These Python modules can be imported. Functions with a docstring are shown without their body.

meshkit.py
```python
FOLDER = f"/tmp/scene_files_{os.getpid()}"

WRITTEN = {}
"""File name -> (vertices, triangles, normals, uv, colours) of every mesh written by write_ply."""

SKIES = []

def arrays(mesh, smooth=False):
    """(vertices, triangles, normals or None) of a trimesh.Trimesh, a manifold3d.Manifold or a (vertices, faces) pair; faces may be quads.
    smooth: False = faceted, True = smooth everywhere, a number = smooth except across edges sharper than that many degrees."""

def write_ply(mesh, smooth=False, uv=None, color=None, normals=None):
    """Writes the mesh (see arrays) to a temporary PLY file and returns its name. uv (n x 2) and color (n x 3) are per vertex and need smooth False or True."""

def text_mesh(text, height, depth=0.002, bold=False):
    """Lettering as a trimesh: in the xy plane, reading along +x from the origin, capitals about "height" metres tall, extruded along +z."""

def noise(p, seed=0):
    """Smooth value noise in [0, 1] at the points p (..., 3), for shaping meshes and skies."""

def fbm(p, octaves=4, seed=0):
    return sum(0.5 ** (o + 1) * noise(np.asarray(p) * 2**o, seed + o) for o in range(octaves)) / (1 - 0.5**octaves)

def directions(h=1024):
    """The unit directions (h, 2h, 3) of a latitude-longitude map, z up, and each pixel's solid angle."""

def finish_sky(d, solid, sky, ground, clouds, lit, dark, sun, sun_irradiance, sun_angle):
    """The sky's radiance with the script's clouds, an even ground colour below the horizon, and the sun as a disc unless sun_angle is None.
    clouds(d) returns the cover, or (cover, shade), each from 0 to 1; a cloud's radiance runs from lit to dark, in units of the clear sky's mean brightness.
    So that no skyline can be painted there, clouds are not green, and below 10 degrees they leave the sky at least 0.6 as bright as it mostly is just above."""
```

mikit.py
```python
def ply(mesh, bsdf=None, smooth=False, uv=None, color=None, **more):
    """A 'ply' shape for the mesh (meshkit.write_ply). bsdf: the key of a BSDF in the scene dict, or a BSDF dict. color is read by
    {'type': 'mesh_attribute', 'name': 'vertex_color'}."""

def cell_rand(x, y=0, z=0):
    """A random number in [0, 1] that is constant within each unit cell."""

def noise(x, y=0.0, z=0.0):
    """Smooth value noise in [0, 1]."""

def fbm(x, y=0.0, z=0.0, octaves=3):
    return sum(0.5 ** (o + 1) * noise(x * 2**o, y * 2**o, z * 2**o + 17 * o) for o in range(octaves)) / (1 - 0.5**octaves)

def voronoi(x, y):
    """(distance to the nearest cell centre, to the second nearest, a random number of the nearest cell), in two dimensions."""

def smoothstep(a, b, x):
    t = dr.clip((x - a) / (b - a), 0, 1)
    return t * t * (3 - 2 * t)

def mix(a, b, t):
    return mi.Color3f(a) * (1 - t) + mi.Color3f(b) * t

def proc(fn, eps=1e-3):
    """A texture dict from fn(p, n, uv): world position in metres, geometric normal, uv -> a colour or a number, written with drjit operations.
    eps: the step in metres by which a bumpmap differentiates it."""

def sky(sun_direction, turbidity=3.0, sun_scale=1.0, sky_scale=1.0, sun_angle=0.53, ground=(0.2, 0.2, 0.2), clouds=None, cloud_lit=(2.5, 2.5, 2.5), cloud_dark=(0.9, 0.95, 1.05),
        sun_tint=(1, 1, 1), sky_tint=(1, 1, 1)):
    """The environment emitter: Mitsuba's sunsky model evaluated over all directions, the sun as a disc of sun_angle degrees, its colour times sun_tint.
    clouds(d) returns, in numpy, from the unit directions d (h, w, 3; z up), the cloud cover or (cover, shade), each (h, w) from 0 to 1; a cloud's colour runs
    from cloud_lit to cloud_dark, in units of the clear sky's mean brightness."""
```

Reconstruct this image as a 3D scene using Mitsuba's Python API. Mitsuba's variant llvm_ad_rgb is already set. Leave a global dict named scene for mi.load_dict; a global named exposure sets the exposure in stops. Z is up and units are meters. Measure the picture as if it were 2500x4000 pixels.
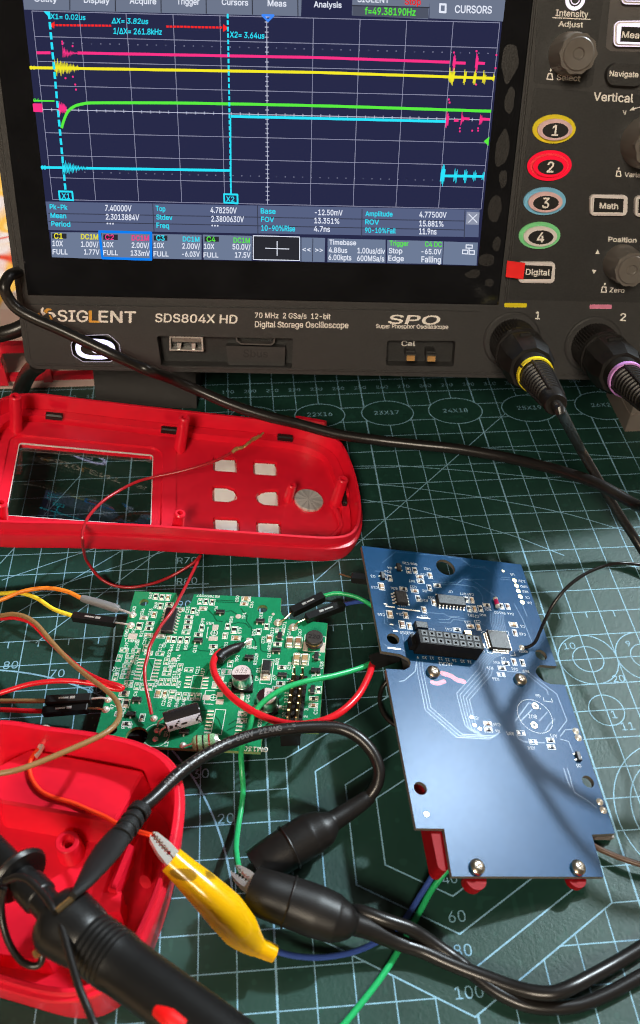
"""Electronics bench close-up: an oscilloscope, two circuit boards, two halves of a red case, jumper wires and probes on a green cutting mat."""
import math
import random
import numpy as np
import trimesh
import mitsuba as mi
import shapely
from shapely.geometry import Polygon, LineString, Point, box as sbox
from shapely.ops import unary_union
import meshkit
import mikit
from mikit import noise, fbm, smoothstep, mix, cell_rand

random.seed(7)
RNG = np.random.default_rng(11)
T = mi.ScalarTransform4f
scene, labels = {'type': 'scene'}, {}

# ---------------------------------------------------------------- camera, lamps, exposure
EYE = np.array([-0.080614, -0.269467, 0.246096])
FWD = np.array([0.07392, 0.70382, -0.706522])
UP = np.array([0.042551, 0.705589, 0.707342])
scene['camera'] = {'type': 'thinlens', 'fov': 2 * math.degrees(math.atan(1250 / 3478.0)), 'fov_axis': 'x', 'aperture_radius': 0.0007, 'focus_distance': 0.31,
                   'near_clip': 0.01, 'far_clip': 20.0, 'to_world': T().look_at(origin=EYE.tolist(), target=(EYE + FWD).tolist(), up=UP.tolist())}
exposure = 0.0
LAMP_AIM = np.array([-0.02, -0.10, 0.01])


def lamp(key, direction, dist, radius, rgb, weight=1.0):
    d = np.array(direction, float) / np.linalg.norm(direction)
    p = LAMP_AIM + d * dist
    scene[key] = {'type': 'disk', 'to_world': T().look_at(origin=p.tolist(), target=LAMP_AIM.tolist(), up=[0, 0, 1]).scale(radius),
                  'emitter': {'type': 'area', 'radiance': {'type': 'rgb', 'value': list(rgb)}, 'sampling_weight': weight}, 'bsdf': {'type': 'diffuse'}}


# the desk lamp high on the right behind the oscilloscope, a wide soft shade lamp next to it, and the room's warm ceiling lamp behind the camera
lamp('desk_lamp', (0.60, 0.385, 0.70), 1.6, 0.036, (1950, 2350, 2580), 3.0)
lamp('shade_lamp', (0.64, 0.35, 0.66), 1.75, 0.30, (16.0, 15.2, 14.4), 1.8)
lamp('ceiling_lamp', (-0.22, -0.72, 0.66), 2.2, 0.26, (58.0, 50.0, 39.0), 2.5)
scene['room_light'] = {'type': 'constant', 'sampling_weight': 1.2, 'radiance': {'type': 'rgb', 'value': [0.05, 0.044, 0.036]}}
labels['desk_lamp'] = {'label': 'bright cool white desk lamp out of view behind the oscilloscope', 'category': 'lamp'}
labels['shade_lamp'] = {'label': 'wide soft shaded lamp out of view beside the cool desk lamp', 'category': 'lamp'}
labels['ceiling_lamp'] = {'label': 'large warm round ceiling lamp overhead out of view', 'category': 'lamp'}

# ---------------------------------------------------------------- materials


def lin(r, g, b):
    return [((c / 255 + 0.055) / 1.055) ** 2.4 if c > 10 else c / 255 / 12.92 for c in (r, g, b)]


def mat(key, rgb, rough=0.5, metal=0.0, spec=0.5, coat=0.0, coat_gloss=0.9, tint=0.0, tex=None, bump=None, bump_scale=1.0):
    b = {'type': 'principled', 'base_color': tex if tex is not None else {'type': 'rgb', 'value': list(rgb)}, 'roughness': rough, 'metallic': metal, 'specular': spec}
    if tint:
        b['spec_tint'] = tint
    if coat:
        b.update(clearcoat=coat, clearcoat_gloss=coat_gloss)
    if bump is not None:
        b = {'type': 'bumpmap', 'arbitrary': bump, 'scale': bump_scale, 'bsdf': b}
    scene['bsdf_' + key] = {'type': 'twosided', 'bsdf': b}
    return key


def ply(mesh, bsdf, **more):
    return mikit.ply(mesh, 'bsdf_' + bsdf if isinstance(bsdf, str) else bsdf, **more)


def mottled(rgb, amount, freq):
    c = mi.Color3f(*rgb)

    def fn(p, n, uv):
        k = fbm(p.x * freq, p.y * freq, p.z * freq, 3)
        return c * (1 + amount * (k - 0.5) * 2)
    return mikit.proc(fn)


def mat_grain(p, n, uv):
    return noise(p.x * 1500, p.y * 1500, 3.0) * 0.000032 + noise(p.x * 2900, p.y * 2900, 9.0) * 0.000018


def mat_colour(p, n, uv):
    k = fbm(p.x * 60, p.y * 60, 1.0, 3)
    s = smoothstep(0.78, 0.9, noise(p.x * 420 + 13, p.y * 420, 5.0)) * 0.25
    return mi.Color3f(0.0078, 0.040, 0.030) * (0.8 + 0.4 * k) * (1 + s)


mat('mat_green', None, 0.50, spec=0.52, tex=mikit.proc(mat_colour), bump=mikit.proc(mat_grain, 1e-4), bump_scale=1.0)
mat('mat_ink', None, 0.5, spec=0.35, tex=mottled((0.205, 0.385, 0.50), 0.25, 900.0))


def cloth_colour(p, n, uv):
    x, y = p.x * 22, p.y * 22 + p.z * 9
    w = fbm(x * 0.8 + 3, y * 0.8, 2.0, 3)
    a = fbm(x + 2.2 * w, y * 0.7 + 3 * w, 7.0, 4)
    b = fbm(x * 0.7 - 2.0 * w + 9, y + 2 * w, 1.0, 3)
    c = mix((0.62, 0.50, 0.46), (0.68, 0.36, 0.06), smoothstep(0.44, 0.54, a))
    c = mix(c, (0.55, 0.05, 0.02), smoothstep(0.545, 0.58, b) * smoothstep(0.68, 0.60, b))
    return mix(c, (0.70, 0.57, 0.28), smoothstep(0.56, 0.64, a) * 0.8)


mat('cloth', None, 0.8, spec=0.2, tex=mikit.proc(cloth_colour))
mat('red_plastic', None, 0.32, spec=0.5, tex=mottled((0.67, 0.009, 0.028), 0.07, 120.0))
mat('red_wire', (0.62, 0.010, 0.018), 0.30)
mat('thin_red_wire', (0.36, 0.012, 0.018), 0.28)
mat('black_plastic', (0.0075, 0.0072, 0.0072), 0.36, spec=0.38)
mat('black_rubber', None, 0.42, spec=0.34, tex=mottled((0.0085, 0.0072, 0.0068), 0.3, 260.0))
mat('matt_black', (0.009, 0.009, 0.0093), 0.55, spec=0.32)
mat('cable_black', (0.010, 0.0085, 0.008), 0.33)


def vinyl(p, n, uv):
    s = smoothstep(0.74, 0.80, noise(p.x * 260 + 3, p.y * 260, p.z * 260)) * smoothstep(0.5, 0.62, noise(p.x * 60 + 1, p.y * 60, 4.0))
    return mix((0.80, 0.42, 0.003), (0.16, 0.08, 0.01), s * 0.8)


mat('yellow_vinyl', None, 0.2, spec=0.5, tex=mikit.proc(vinyl))
mat('yellow_wire', (0.78, 0.60, 0.035), 0.35)
mat('orange_wire', (0.80, 0.22, 0.02), 0.35)
mat('brown_wire', (0.26, 0.14, 0.055), 0.38)
mat('green_wire', (0.02, 0.40, 0.13), 0.32)
mat('blue_wire', (0.035, 0.075, 0.30), 0.30)
mat('dark_brown_wire', (0.10, 0.055, 0.035), 0.4)
mat('silver', (0.80, 0.78, 0.74), 0.30, metal=0.7)
mat('solder', (0.76, 0.71, 0.62), 0.32, metal=0.5)
mat('brass', (0.80, 0.58, 0.30), 0.28, metal=1.0)
mat('copper', (0.72, 0.42, 0.16), 0.4, metal=0.9)
mat('gold_pad', (0.86, 0.70, 0.34), 0.3, metal=0.85)
mat('bare_pad', (0.62, 0.52, 0.45), 0.5, metal=0.25)


def brushed(p, n, uv):
    a = dr_atan(p)
    return mi.Color3f(0.62, 0.63, 0.60) * (0.75 + 0.5 * noise(a * 6, 3.0, 1.0))


def dr_atan(p):
    import drjit as dr
    return dr.atan2(p.y - DISC_C[1], p.x - DISC_C[0])


DISC_C = [c * .001 for c in [(-59.21, -23.51, 6.31)][0]]
mat('brushed_steel', None, 0.38, metal=0.55, tex=mikit.proc(brushed))
mat('scope_grey', None, 0.52, spec=0.42, tex=mottled((0.0275, 0.0268, 0.0272), 0.16, 2500.0))
mat('scope_dark', None, 0.5, spec=0.45, tex=mottled((0.016, 0.016, 0.0165), 0.35, 2200.0))
mat('scope_mid', (0.075, 0.069, 0.068), 0.45)
mat('glass_black', None, 0.10, spec=0.5, tex=mottled((0.006, 0.0062, 0.0075), 0.5, 90.0))
mat('knob_grey', (0.112, 0.100, 0.090), 0.34)
mat('print_white', (0.72, 0.68, 0.64), 0.5)
mat('print_orange', (0.62, 0.30, 0.03), 0.5)
mat('print_dark', (0.012, 0.012, 0.012), 0.6)
mat('cable_print', (0.085, 0.08, 0.078), 0.5)
mat('key_white', (0.62, 0.58, 0.57), 0.45)
mat('key_black', (0.006, 0.006, 0.006), 0.4)
mat('key_pink', (0.62, 0.42, 0.43), 0.45)
mat('white_silicone', (0.86, 0.84, 0.82), 0.5)
for k, c in dict(yellow=(0.70, 0.56, 0.005), pink=(0.62, 0.20, 0.32), violet=(0.50, 0.22, 0.55), blue=(0.16, 0.44, 0.66), green=(0.17, 0.60, 0.25), red=(0.75, 0.03, 0.05)).items():
    mat('ink_' + k, c, 0.45)
mat('tape_red', (0.80, 0.004, 0.004), 0.5)
mat('pcb_green', None, 0.30, spec=0.5, coat=0.4, coat_gloss=0.92, tex=mottled((0.006, 0.205, 0.085), 0.10, 400.0))
mat('pcb_green_trace', (0.002, 0.085, 0.035), 0.28, coat=0.4)
mat('pcb_edge', (0.16, 0.24, 0.09), 0.5)
mat('pcb_blue', None, 0.29, spec=0.13, tint=0.12, tex=mottled((0.003, 0.044, 0.120), 0.10, 220.0))
mat('pcb_blue_trace', (0.009, 0.072, 0.175), 0.3, spec=0.45)
mat('pcb_blue_edge', (0.11, 0.10, 0.08), 0.45)
mat('silk', (0.66, 0.68, 0.64), 0.5)
mat('silk_blue', (0.56, 0.60, 0.64), 0.5)
mat('chip_black', (0.014, 0.014, 0.015), 0.45)
mat('header_black', (0.009, 0.009, 0.0095), 0.5, spec=0.16)
mat('red_dull', (0.24, 0.003, 0.006), 0.55, spec=0.15)
mat('bright_red_wire', (0.85, 0.05, 0.012), 0.3)
mat('cap_tan', (0.40, 0.25, 0.12), 0.4)
mat('cap_brown', (0.24, 0.12, 0.06), 0.4)
mat('cap_grey', (0.34, 0.27, 0.22), 0.4)
mat('can_aluminium', (0.80, 0.80, 0.80), 0.22, metal=1.0)
mat('can_top', (0.60, 0.50, 0.50), 0.3)
mat('can_mark', (0.02, 0.006, 0.008), 0.3)
mat('sleeve_black', (0.012, 0.010, 0.010), 0.18, coat=0.4)
mat('sleeve_stripe', (0.42, 0.43, 0.50), 0.26)
mat('ferrite', (0.028, 0.022, 0.019), 0.5)
mat('inductor_green', (0.22, 0.42, 0.22), 0.25, coat=0.3)
mat('band_red', (0.36, 0.01, 0.015), 0.3)
mat('band_brown', (0.12, 0.02, 0.006), 0.3)
mat('heat_shrink_grey', (0.17, 0.17, 0.175), 0.45)
mat('marker_red', (0.42, 0.01, 0.07), 0.35)
mat('clear_box', (0.60, 0.42, 0.38), 0.4)
mat('foot_tan', (0.16, 0.135, 0.12), 0.5)
scene['bsdf_window_pane'] = {'type': 'thindielectric', 'int_ior': 1.52, 'specular_transmittance': {'type': 'rgb', 'value': [0.97, 0.98, 0.98]}}

# ---------------------------------------------------------------- frames (millimetres in, metres out)


def frame(o, cols):
    m = np.eye(4)
    m[:3, :3] = np.array(cols).T * 0.001
    m[:3, 3] = o
    return m


WORLD = frame((0, 0, 0), [(1, 0, 0), (0, 1, 0), (0, 0, 1)])
SCOPE = frame((-0.149446, 0.030731, 0.081654), [(0.996394, -0.084848, 0), (0.025921, 0.304398, 0.952192), (-0.080791, -0.948759, 0.3055)])
BLUE = frame((0.02, -0.09, 0.004802), np.array([[0.964165, -0.02889, 0.263727], [0.035582, 0.999154, -0.020635], [-0.262906, 0.029279, 0.964377]]).T)
RED = frame((-0.051406, -0.051083, 0.00294), np.array([[0.979932, -0.024236, 0.197851], [0.030286, 0.99916, -0.027607], [-0.197016, 0.033045, 0.979843]]).T)
GREEN = frame((-0.09, -0.105, 0.010027), np.array([[0.988345, 0.148649, -0.03284], [-0.147983, 0.988748, 0.021875], [0.035722, -0.01676, 0.999221]]).T)


def local(fr, x, y, z=0.0, rot=0.0):
    """A frame inside fr, turned by rot degrees about its z axis."""
    c, s = math.cos(math.radians(rot)), math.sin(math.radians(rot))
    m = np.array([[c, -s, 0, x], [s, c, 0, y], [0, 0, 1, z], [0, 0, 0, 1.0]])
    return fr @ m


COUNT = {}


def number(key):
    n = COUNT.get(key, 0)
    COUNT[key] = n + 1
    return key if n == 0 else f'{key}_{n:03d}'


def cat(*ms):
    ms = [m for m in ms if m is not None]
    return trimesh.util.concatenate(ms) if len(ms) > 1 else ms[0]


def placed(mesh, m):
    q = mesh.copy()
    q.apply_transform(m)
    return q


def put(key, mesh, bsdf, fr=WORLD, smooth=30, **more):
    """One entry of the scene from a mesh in the millimetres of a frame."""
    key = number(key)
    scene[key] = ply(placed(mesh, fr), bsdf, smooth=smooth, **more)
    return key


PROTO = {}


def proto(name, make, bsdf, smooth=30):
    if name not in PROTO:
        PROTO[name] = ply(make(), bsdf, smooth=smooth)
    return PROTO[name]


def copy_of(key, shape, fr):
    key = number(key)
    scene[key] = {**shape, 'to_world': T(fr.tolist())}
    return key


def tag(key, label=None, category=None, group=None, kind=None):
    d = labels.setdefault(key, {})
    for k, v in (('label', label), ('category', category), ('group', group), ('kind', kind)):
        if v:
            d[k] = v


# ---------------------------------------------------------------- mesh helpers


def box(x0, y0, z0, x1, y1, z1):
    m = trimesh.creation.box((abs(x1 - x0), abs(y1 - y0), abs(z1 - z0)))
    m.apply_translation(((x0 + x1) / 2, (y0 + y1) / 2, (z0 + z1) / 2))
    return m


def cbox(sx, sy, sz, z0=0.0):
    return box(-sx / 2, -sy / 2, z0, sx / 2, sy / 2, z0 + sz)


def bevel_box(sx, sy, sz, b, z0=0.0):
    """A box whose upper edges are chamfered."""
    p = []
    for z, k in ((z0, 0), (z0 + sz - b, 0), (z0 + sz, b)):
        for x, y in ((-1, -1), (1, -1), (1, 1), (-1, 1)):
            p.append((x * (sx / 2 - k), y * (sy / 2 - k), z))
    return trimesh.convex.convex_hull(np.array(p))


def extrude(poly, z0, z1):
    out = []
    for g in getattr(poly, 'geoms', [poly]):
        if g.is_empty or g.area < 1e-6:
            continue
        m = trimesh.creation.extrude_polygon(g, z1 - z0, engine='earcut')
        m.apply_translation((0, 0, z0))
        out.append(m)
    return cat(*out)


def flat(poly, z):
    """A printed sheet: only the upper face."""
    vs, fs, n = [], [], 0
    for g in getattr(poly, 'geoms', [poly]):
        if g.is_empty or g.area < 1e-6:
            continue
        v, f = trimesh.creation.triangulate_polygon(g, engine='earcut')
        v, f = np.asarray(v), np.asarray(f)
        a = v[f]
        up = np.cross(a[:, 1] - a[:, 0], a[:, 2] - a[:, 0]) < 0
        f[up] = f[up][:, ::-1]
        vs.append(np.column_stack([v, np.full(len(v), z)]))
        fs.append(f + n)
        n += len(v)
    return trimesh.Trimesh(np.vstack(vs), np.vstack(fs), process=False)


def rrect(x0, y0, x1, y1, r):
    return sbox(x0 + r, y0 + r, x1 - r, y1 - r).buffer(r, quad_segs=5)


def ellipse(x, y, rx, ry, n=40):
    a = np.linspace(0, 2 * np.pi, n, endpoint=False)
    return Polygon(np.column_stack([x + rx * np.cos(a), y + ry * np.sin(a)]))


def strokes(lines, w):
    return unary_union([LineString(l).buffer(w / 2, cap_style='flat', join_style='mitre', quad_segs=3) for l in lines])


def lathe(profile, n=32):
    """A solid of revolution about z from (radius, height) pairs."""
    return trimesh.creation.revolve(np.array(profile, float), sections=n)


def spline(pts, step=None, n=10):
    p = np.array(pts, float)
    q = np.vstack([2 * p[0] - p[1], p, 2 * p[-1] - p[-2]])
    out = []
    for i in range(1, len(q) - 2):
        a, b, c, d = q[i - 1:i + 3]
        ta, tb = (c - a) / 2, (d - b) / 2
        # centripetal-like damping where the spacing is uneven
        L = np.linalg.norm(c - b)
        ta *= min(1.0, L / (np.linalg.norm(ta) + 1e-9))
        tb *= min(1.0, L / (np.linalg.norm(tb) + 1e-9))
        for t in np.arange(n) / n:
            out.append((2 * t**3 - 3 * t**2 + 1) * b + (t**3 - 2 * t**2 + t) * ta + (-2 * t**3 + 3 * t**2) * c + (t**3 - t**2) * tb)
    out.append(p[-1])
    return np.array(out)


def sweep(path, radii, sides=12, squash=None, up=(0, 0, 1)):
    """A round (or flattened) tube along a path; radii one number or one per point."""
    p = np.asarray(path, float)
    r = np.broadcast_to(np.asarray(radii, float), (len(p),)) if np.ndim(radii) < 2 else radii
    t = np.gradient(p, axis=0)
    t /= np.linalg.norm(t, axis=1, keepdims=True) + 1e-12
    a = np.cross(np.array(up, float), t[0])
    if np.linalg.norm(a) < 0.05:
        a = np.cross([1.0, 0, 0], t[0])
    a /= np.linalg.norm(a)
    A = []
    for k in range(len(p)):
        a = a - t[k] * (a @ t[k])
        a /= np.linalg.norm(a)
        A.append(a)
    A = np.array(A)
    B = np.cross(t, A)
    ang = np.arange(sides) * 2 * np.pi / sides
    sq = np.ones(len(p)) if squash is None else np.broadcast_to(squash, (len(p),))
    v = p[:, None] + r[:, None, None] * (np.cos(ang)[None, :, None] * A[:, None] + sq[:, None, None] * np.sin(ang)[None, :, None] * B[:, None])
    i, j = np.meshgrid(np.arange(len(p) - 1), np.arange(sides), indexing='ij')
    q = np.stack([i * sides + j, i * sides + (j + 1) % sides, (i + 1) * sides + (j + 1) % sides, (i + 1) * sides + j], -1).reshape(-1, 4)
    f = np.vstack([q[:, [0, 1, 2]], q[:, [0, 2, 3]]])
    n = len(p) * sides
    vv = np.vstack([v.reshape(-1, 3), p[:1], p[-1:]])
    j = np.arange(sides)
    f = np.vstack([f, np.column_stack([np.full(sides, n), (j + 1) % sides, j]), np.column_stack([np.full(sides, n + 1), n - sides + j, n - sides + (j + 1) % sides])])
    return trimesh.Trimesh(vv, f, process=False)


def wire(pts, r, sides=10, n=10):
    return sweep(spline(pts, n=n), r, sides)


def rod(a, b, r, sides=10):
    return sweep(np.array([a, (np.array(a) + b) / 2, b], float), r, sides)


def smooth_outline(pts, n=180):
    p = np.array(pts, float)
    c = spline(np.vstack([p[-2:], p, p[:3]]), n=24)
    c = c[2 * 24:(2 + len(p)) * 24]
    d = np.r_[0, np.cumsum(np.linalg.norm(np.diff(np.vstack([c, c[:1]]), axis=0), axis=1))]
    s = np.linspace(0, d[-1], n, endpoint=False)
    cc = np.vstack([c, c[:1]])
    return np.column_stack([np.interp(s, d, cc[:, k]) for k in (0, 1)])


def inset(out, d):
    """The closed outline moved inwards by d along its normals."""
    t = np.roll(out, -1, 0) - np.roll(out, 1, 0)
    t /= np.linalg.norm(t, axis=1, keepdims=True)
    area = 0.5 * np.sum(out[:, 0] * np.roll(out[:, 1], -1) - out[:, 1] * np.roll(out[:, 0], -1))
    nrm = np.column_stack([-t[:, 1], t[:, 0]]) * np.sign(area)
    return out + nrm * d


def rim(out, profile):
    """A wall swept round a closed outline; profile: a closed loop of (inset, z)."""
    rows = [np.column_stack([inset(out, d), np.full(len(out), z)]) for d, z in profile]
    n, m = len(out), len(rows)
    v = np.vstack(rows)
    f = []
    i = np.arange(n)
    for k in range(m):
        a, b = k * n, ((k + 1) % m) * n
        f.append(np.column_stack([a + i, a + (i + 1) % n, b + (i + 1) % n]))
        f.append(np.column_stack([a + i, b + (i + 1) % n, b + i]))
    mesh = trimesh.Trimesh(v, np.vstack(f), process=False)
    if mesh.volume < 0:
        mesh.invert()
    return mesh


def lettering(items, z=0.05, bold=True):
    """Flat lettering: items of (text, [left baseline, right baseline, left top]) in a frame's plane."""
    out = []
    for text, (a, b, c) in items:
        m = meshkit.text_mesh(text, 10.0, 0.5, bold)
        tn = m.face_normals[:, 2] > 0.9
        m.update_faces(tn)
        m.remove_unreferenced_vertices()
        v = m.vertices
        x0, x1 = v[:, 0].min(), v[:, 0].max()
        a, b, c = (np.array(q, float) for q in (a, b, c))
        X, Y = (v[:, 0] - x0) / (x1 - x0), v[:, 1] / 10.2
        w = a + X[:, None] * (b - a) + Y[:, None] * (c - a)
        f = m.faces
        t = w[f]
        if np.sum(np.cross(t[:, 1] - t[:, 0], t[:, 2] - t[:, 0])) < 0:
            f = f[:, ::-1]
        out.append(trimesh.Trimesh(np.column_stack([w, np.full(len(w), z)]), f, process=False))
    return cat(*out)


def plain_text(text, x, y, h, rot=0.0, z=0.05, bold=False, squeeze=1.0):
    """Lettering of cap height h centred on x, y."""
    m = meshkit.text_mesh(text, h, 0.01, bold)
    m.update_faces(m.face_normals[:, 2] > 0.9)
    m.remove_unreferenced_vertices()
    v = m.vertices.copy()
    v[:, 0] = (v[:, 0] - (v[:, 0].min() + v[:, 0].max()) / 2) * squeeze
    v[:, 1] -= h / 2
    c, s = math.cos(math.radians(rot)), math.sin(math.radians(rot))
    w = np.column_stack([x + c * v[:, 0] - s * v[:, 1], y + s * v[:, 0] + c * v[:, 1], np.full(len(v), z)])
    return trimesh.Trimesh(w, m.faces, process=False)


# ---------------------------------------------------------------- the bench: table, cloth, cutting mat
put('table', box(-900, -600, -30, 900, 900, -4), 'cloth', smooth=False)
tag('table', 'table covered by a cream, orange and red patterned cloth', kind='structure')
MAT_X0, MAT_X1, MAT_Y0, MAT_Y1 = -250, 200, -260, 95
put('cutting_mat', extrude(rrect(MAT_X0, MAT_Y0, MAT_X1, MAT_Y1, 6), -3, 0), 'mat_green', smooth=False)
tag('cutting_mat', 'dark green self-healing cutting mat with pale blue printed grid under everything', 'cutting mat')

thin, bold = [], []
for c in range(-24, 19):
    (bold if (c - 2) % 5 == 0 else thin).append([(c * 10, -245), (c * 10, 70)])
for r in range(-7, 25):
    thin.append([(-240, -r * 10), (180, -r * 10)])
for x0, y0, x1, y1 in ((-60, -60, 48, 48), (-172, -52, -130, -34), (-160, -59, -100, -36), (-170, -72, -130, -40), (-156, -81, -112, -37), (-174, -44, -150, 2)):
    thin.append([(x0, y0), (x1, y1)])
thin.append([(-172, -58.2), (-98, -58.4)])
thin.append([(-5, 13), (29.6, 7.8), (81.3, -0.1), (120, -6)])
for arc in ([(-41, 1.5), (-20, 0.6), (-5, -1.9), (18, -6), (40, -10.8), (73.6, -20.8), (100, -31)], [(-42, -8.5), (-22, -11.6), (-7.6, -15.2), (9.7, -19.8), (39.8, -30.2), (60.8, -41), (90, -58)], [(-42, -17), (-26, -22), (-9.9, -28.5), (9.7, -37.5), (19.2, -42.4), (35, -53)]):
    thin.append([tuple(q) for q in spline(arc, n=5)])
for r in (20, 30, 40, 50):
    h = [(-30.8 + r * math.sin(math.radians(60 * k)), -155 + r * math.cos(math.radians(60 * k))) for k in range(7)]
    (bold if r == 50 else thin).append(h)


def circle(x, y, r, a0=0, a1=360, n=48, ry=None):
    a = np.radians(np.linspace(a0, a1, n))
    return [(x + r * math.cos(t), y + (ry or r) * math.sin(t)) for t in a]


bold.append(circle(-178.5, -178.6, 88.1, 0, 95, 60))
for x, y, r in ((30, -100, 10), (30, -100, 5.2), (50, -100, 10), (50, -100, 5), (30, -120, 5.7), (45.8, -156.1, 23.9), (45.8, -156.1, 19)):
    thin.append(circle(x, y, r))
ovals = [(x, 35.5, w / 2, h / 2) for x, w, h in ((-79, 21, 15), (-50, 22, 16), (-20, 23, 17), (10.4, 24, 18), (44, 25, 19), (78, 26, 20))]
ring_fill = unary_union([ellipse(x, y, a, b) for x, y, a, b in ovals])
hex_fill = Polygon([(-30.8 + 50 * math.sin(math.radians(60 * k)), -155 + 50 * math.cos(math.radians(60 * k))) for k in range(6)])
ticks = [[(x, -80), (x, -82.6)] for x in range(-235, 180, 10)] + [[(-80, y), (-82.4, y)] for y in range(-240, -85, 10)]
hexes, rest = [l for l in thin + bold if len(l) == 7], [l for l in thin if len(l) != 7]
ink = unary_union([strokes(rest, 0.34), strokes([l for l in bold if len(l) != 7], 0.60), strokes(ticks, 0.4)])
ink = ink.difference(ring_fill).difference(hex_fill)
ink = unary_union([ink, strokes(hexes, 0.45)] + [ellipse(x, y, a, b).exterior.buffer(0.2) for x, y, a, b in ovals])
put('cutting_mat__printed_grid', flat(ink, 0.04), 'mat_ink', smooth=False)
words = [('80', -162.9, -89.5, 3), ('70', -147.2, -93.9, 3), ('60', -134.4, -100.9, 3), ('90', -106.5, -67.3, 3), ('30', -99.9, -133.3, 3), ('20', -92.5, -148.1, 3), ('40', -30.8, -170.2, 2.6), ('60', -30.7, -180.4, 3),
         ('80', -30.8, -189.1, 3), ('100', -31.2, -199.2, 3), ('10', 25.1, -94.2, 2.6), ('9', 45.7, -94.6, 2.4), ('20', 37.8, -108.4, 2.6), ('1', 31.9, -121.8, 2.8), ('11', 34.9, -126.3, 2.8),
         ('R80', -105.8, -56.6, 3), ('R70', -106, -46.5, 3), ('21X15', -79, 36, 2.6), ('22X16', -50, 36.2, 2.6), ('23X17', -20.4, 35.8, 2.6), ('24X18', 10.4, 35.6, 2.6), ('25X19', 44, 35.8, 2.6), ('26X20', 78, 36, 2.6)]
for t, x, y, h in words + [(str(n), -60 + n - 220, 54.4, 2.2) for n in range(70, 360, 10)]:
    put('cutting_mat__printed_number', plain_text(t, x, y, h, z=0.05), 'mat_ink', smooth=False)

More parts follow.
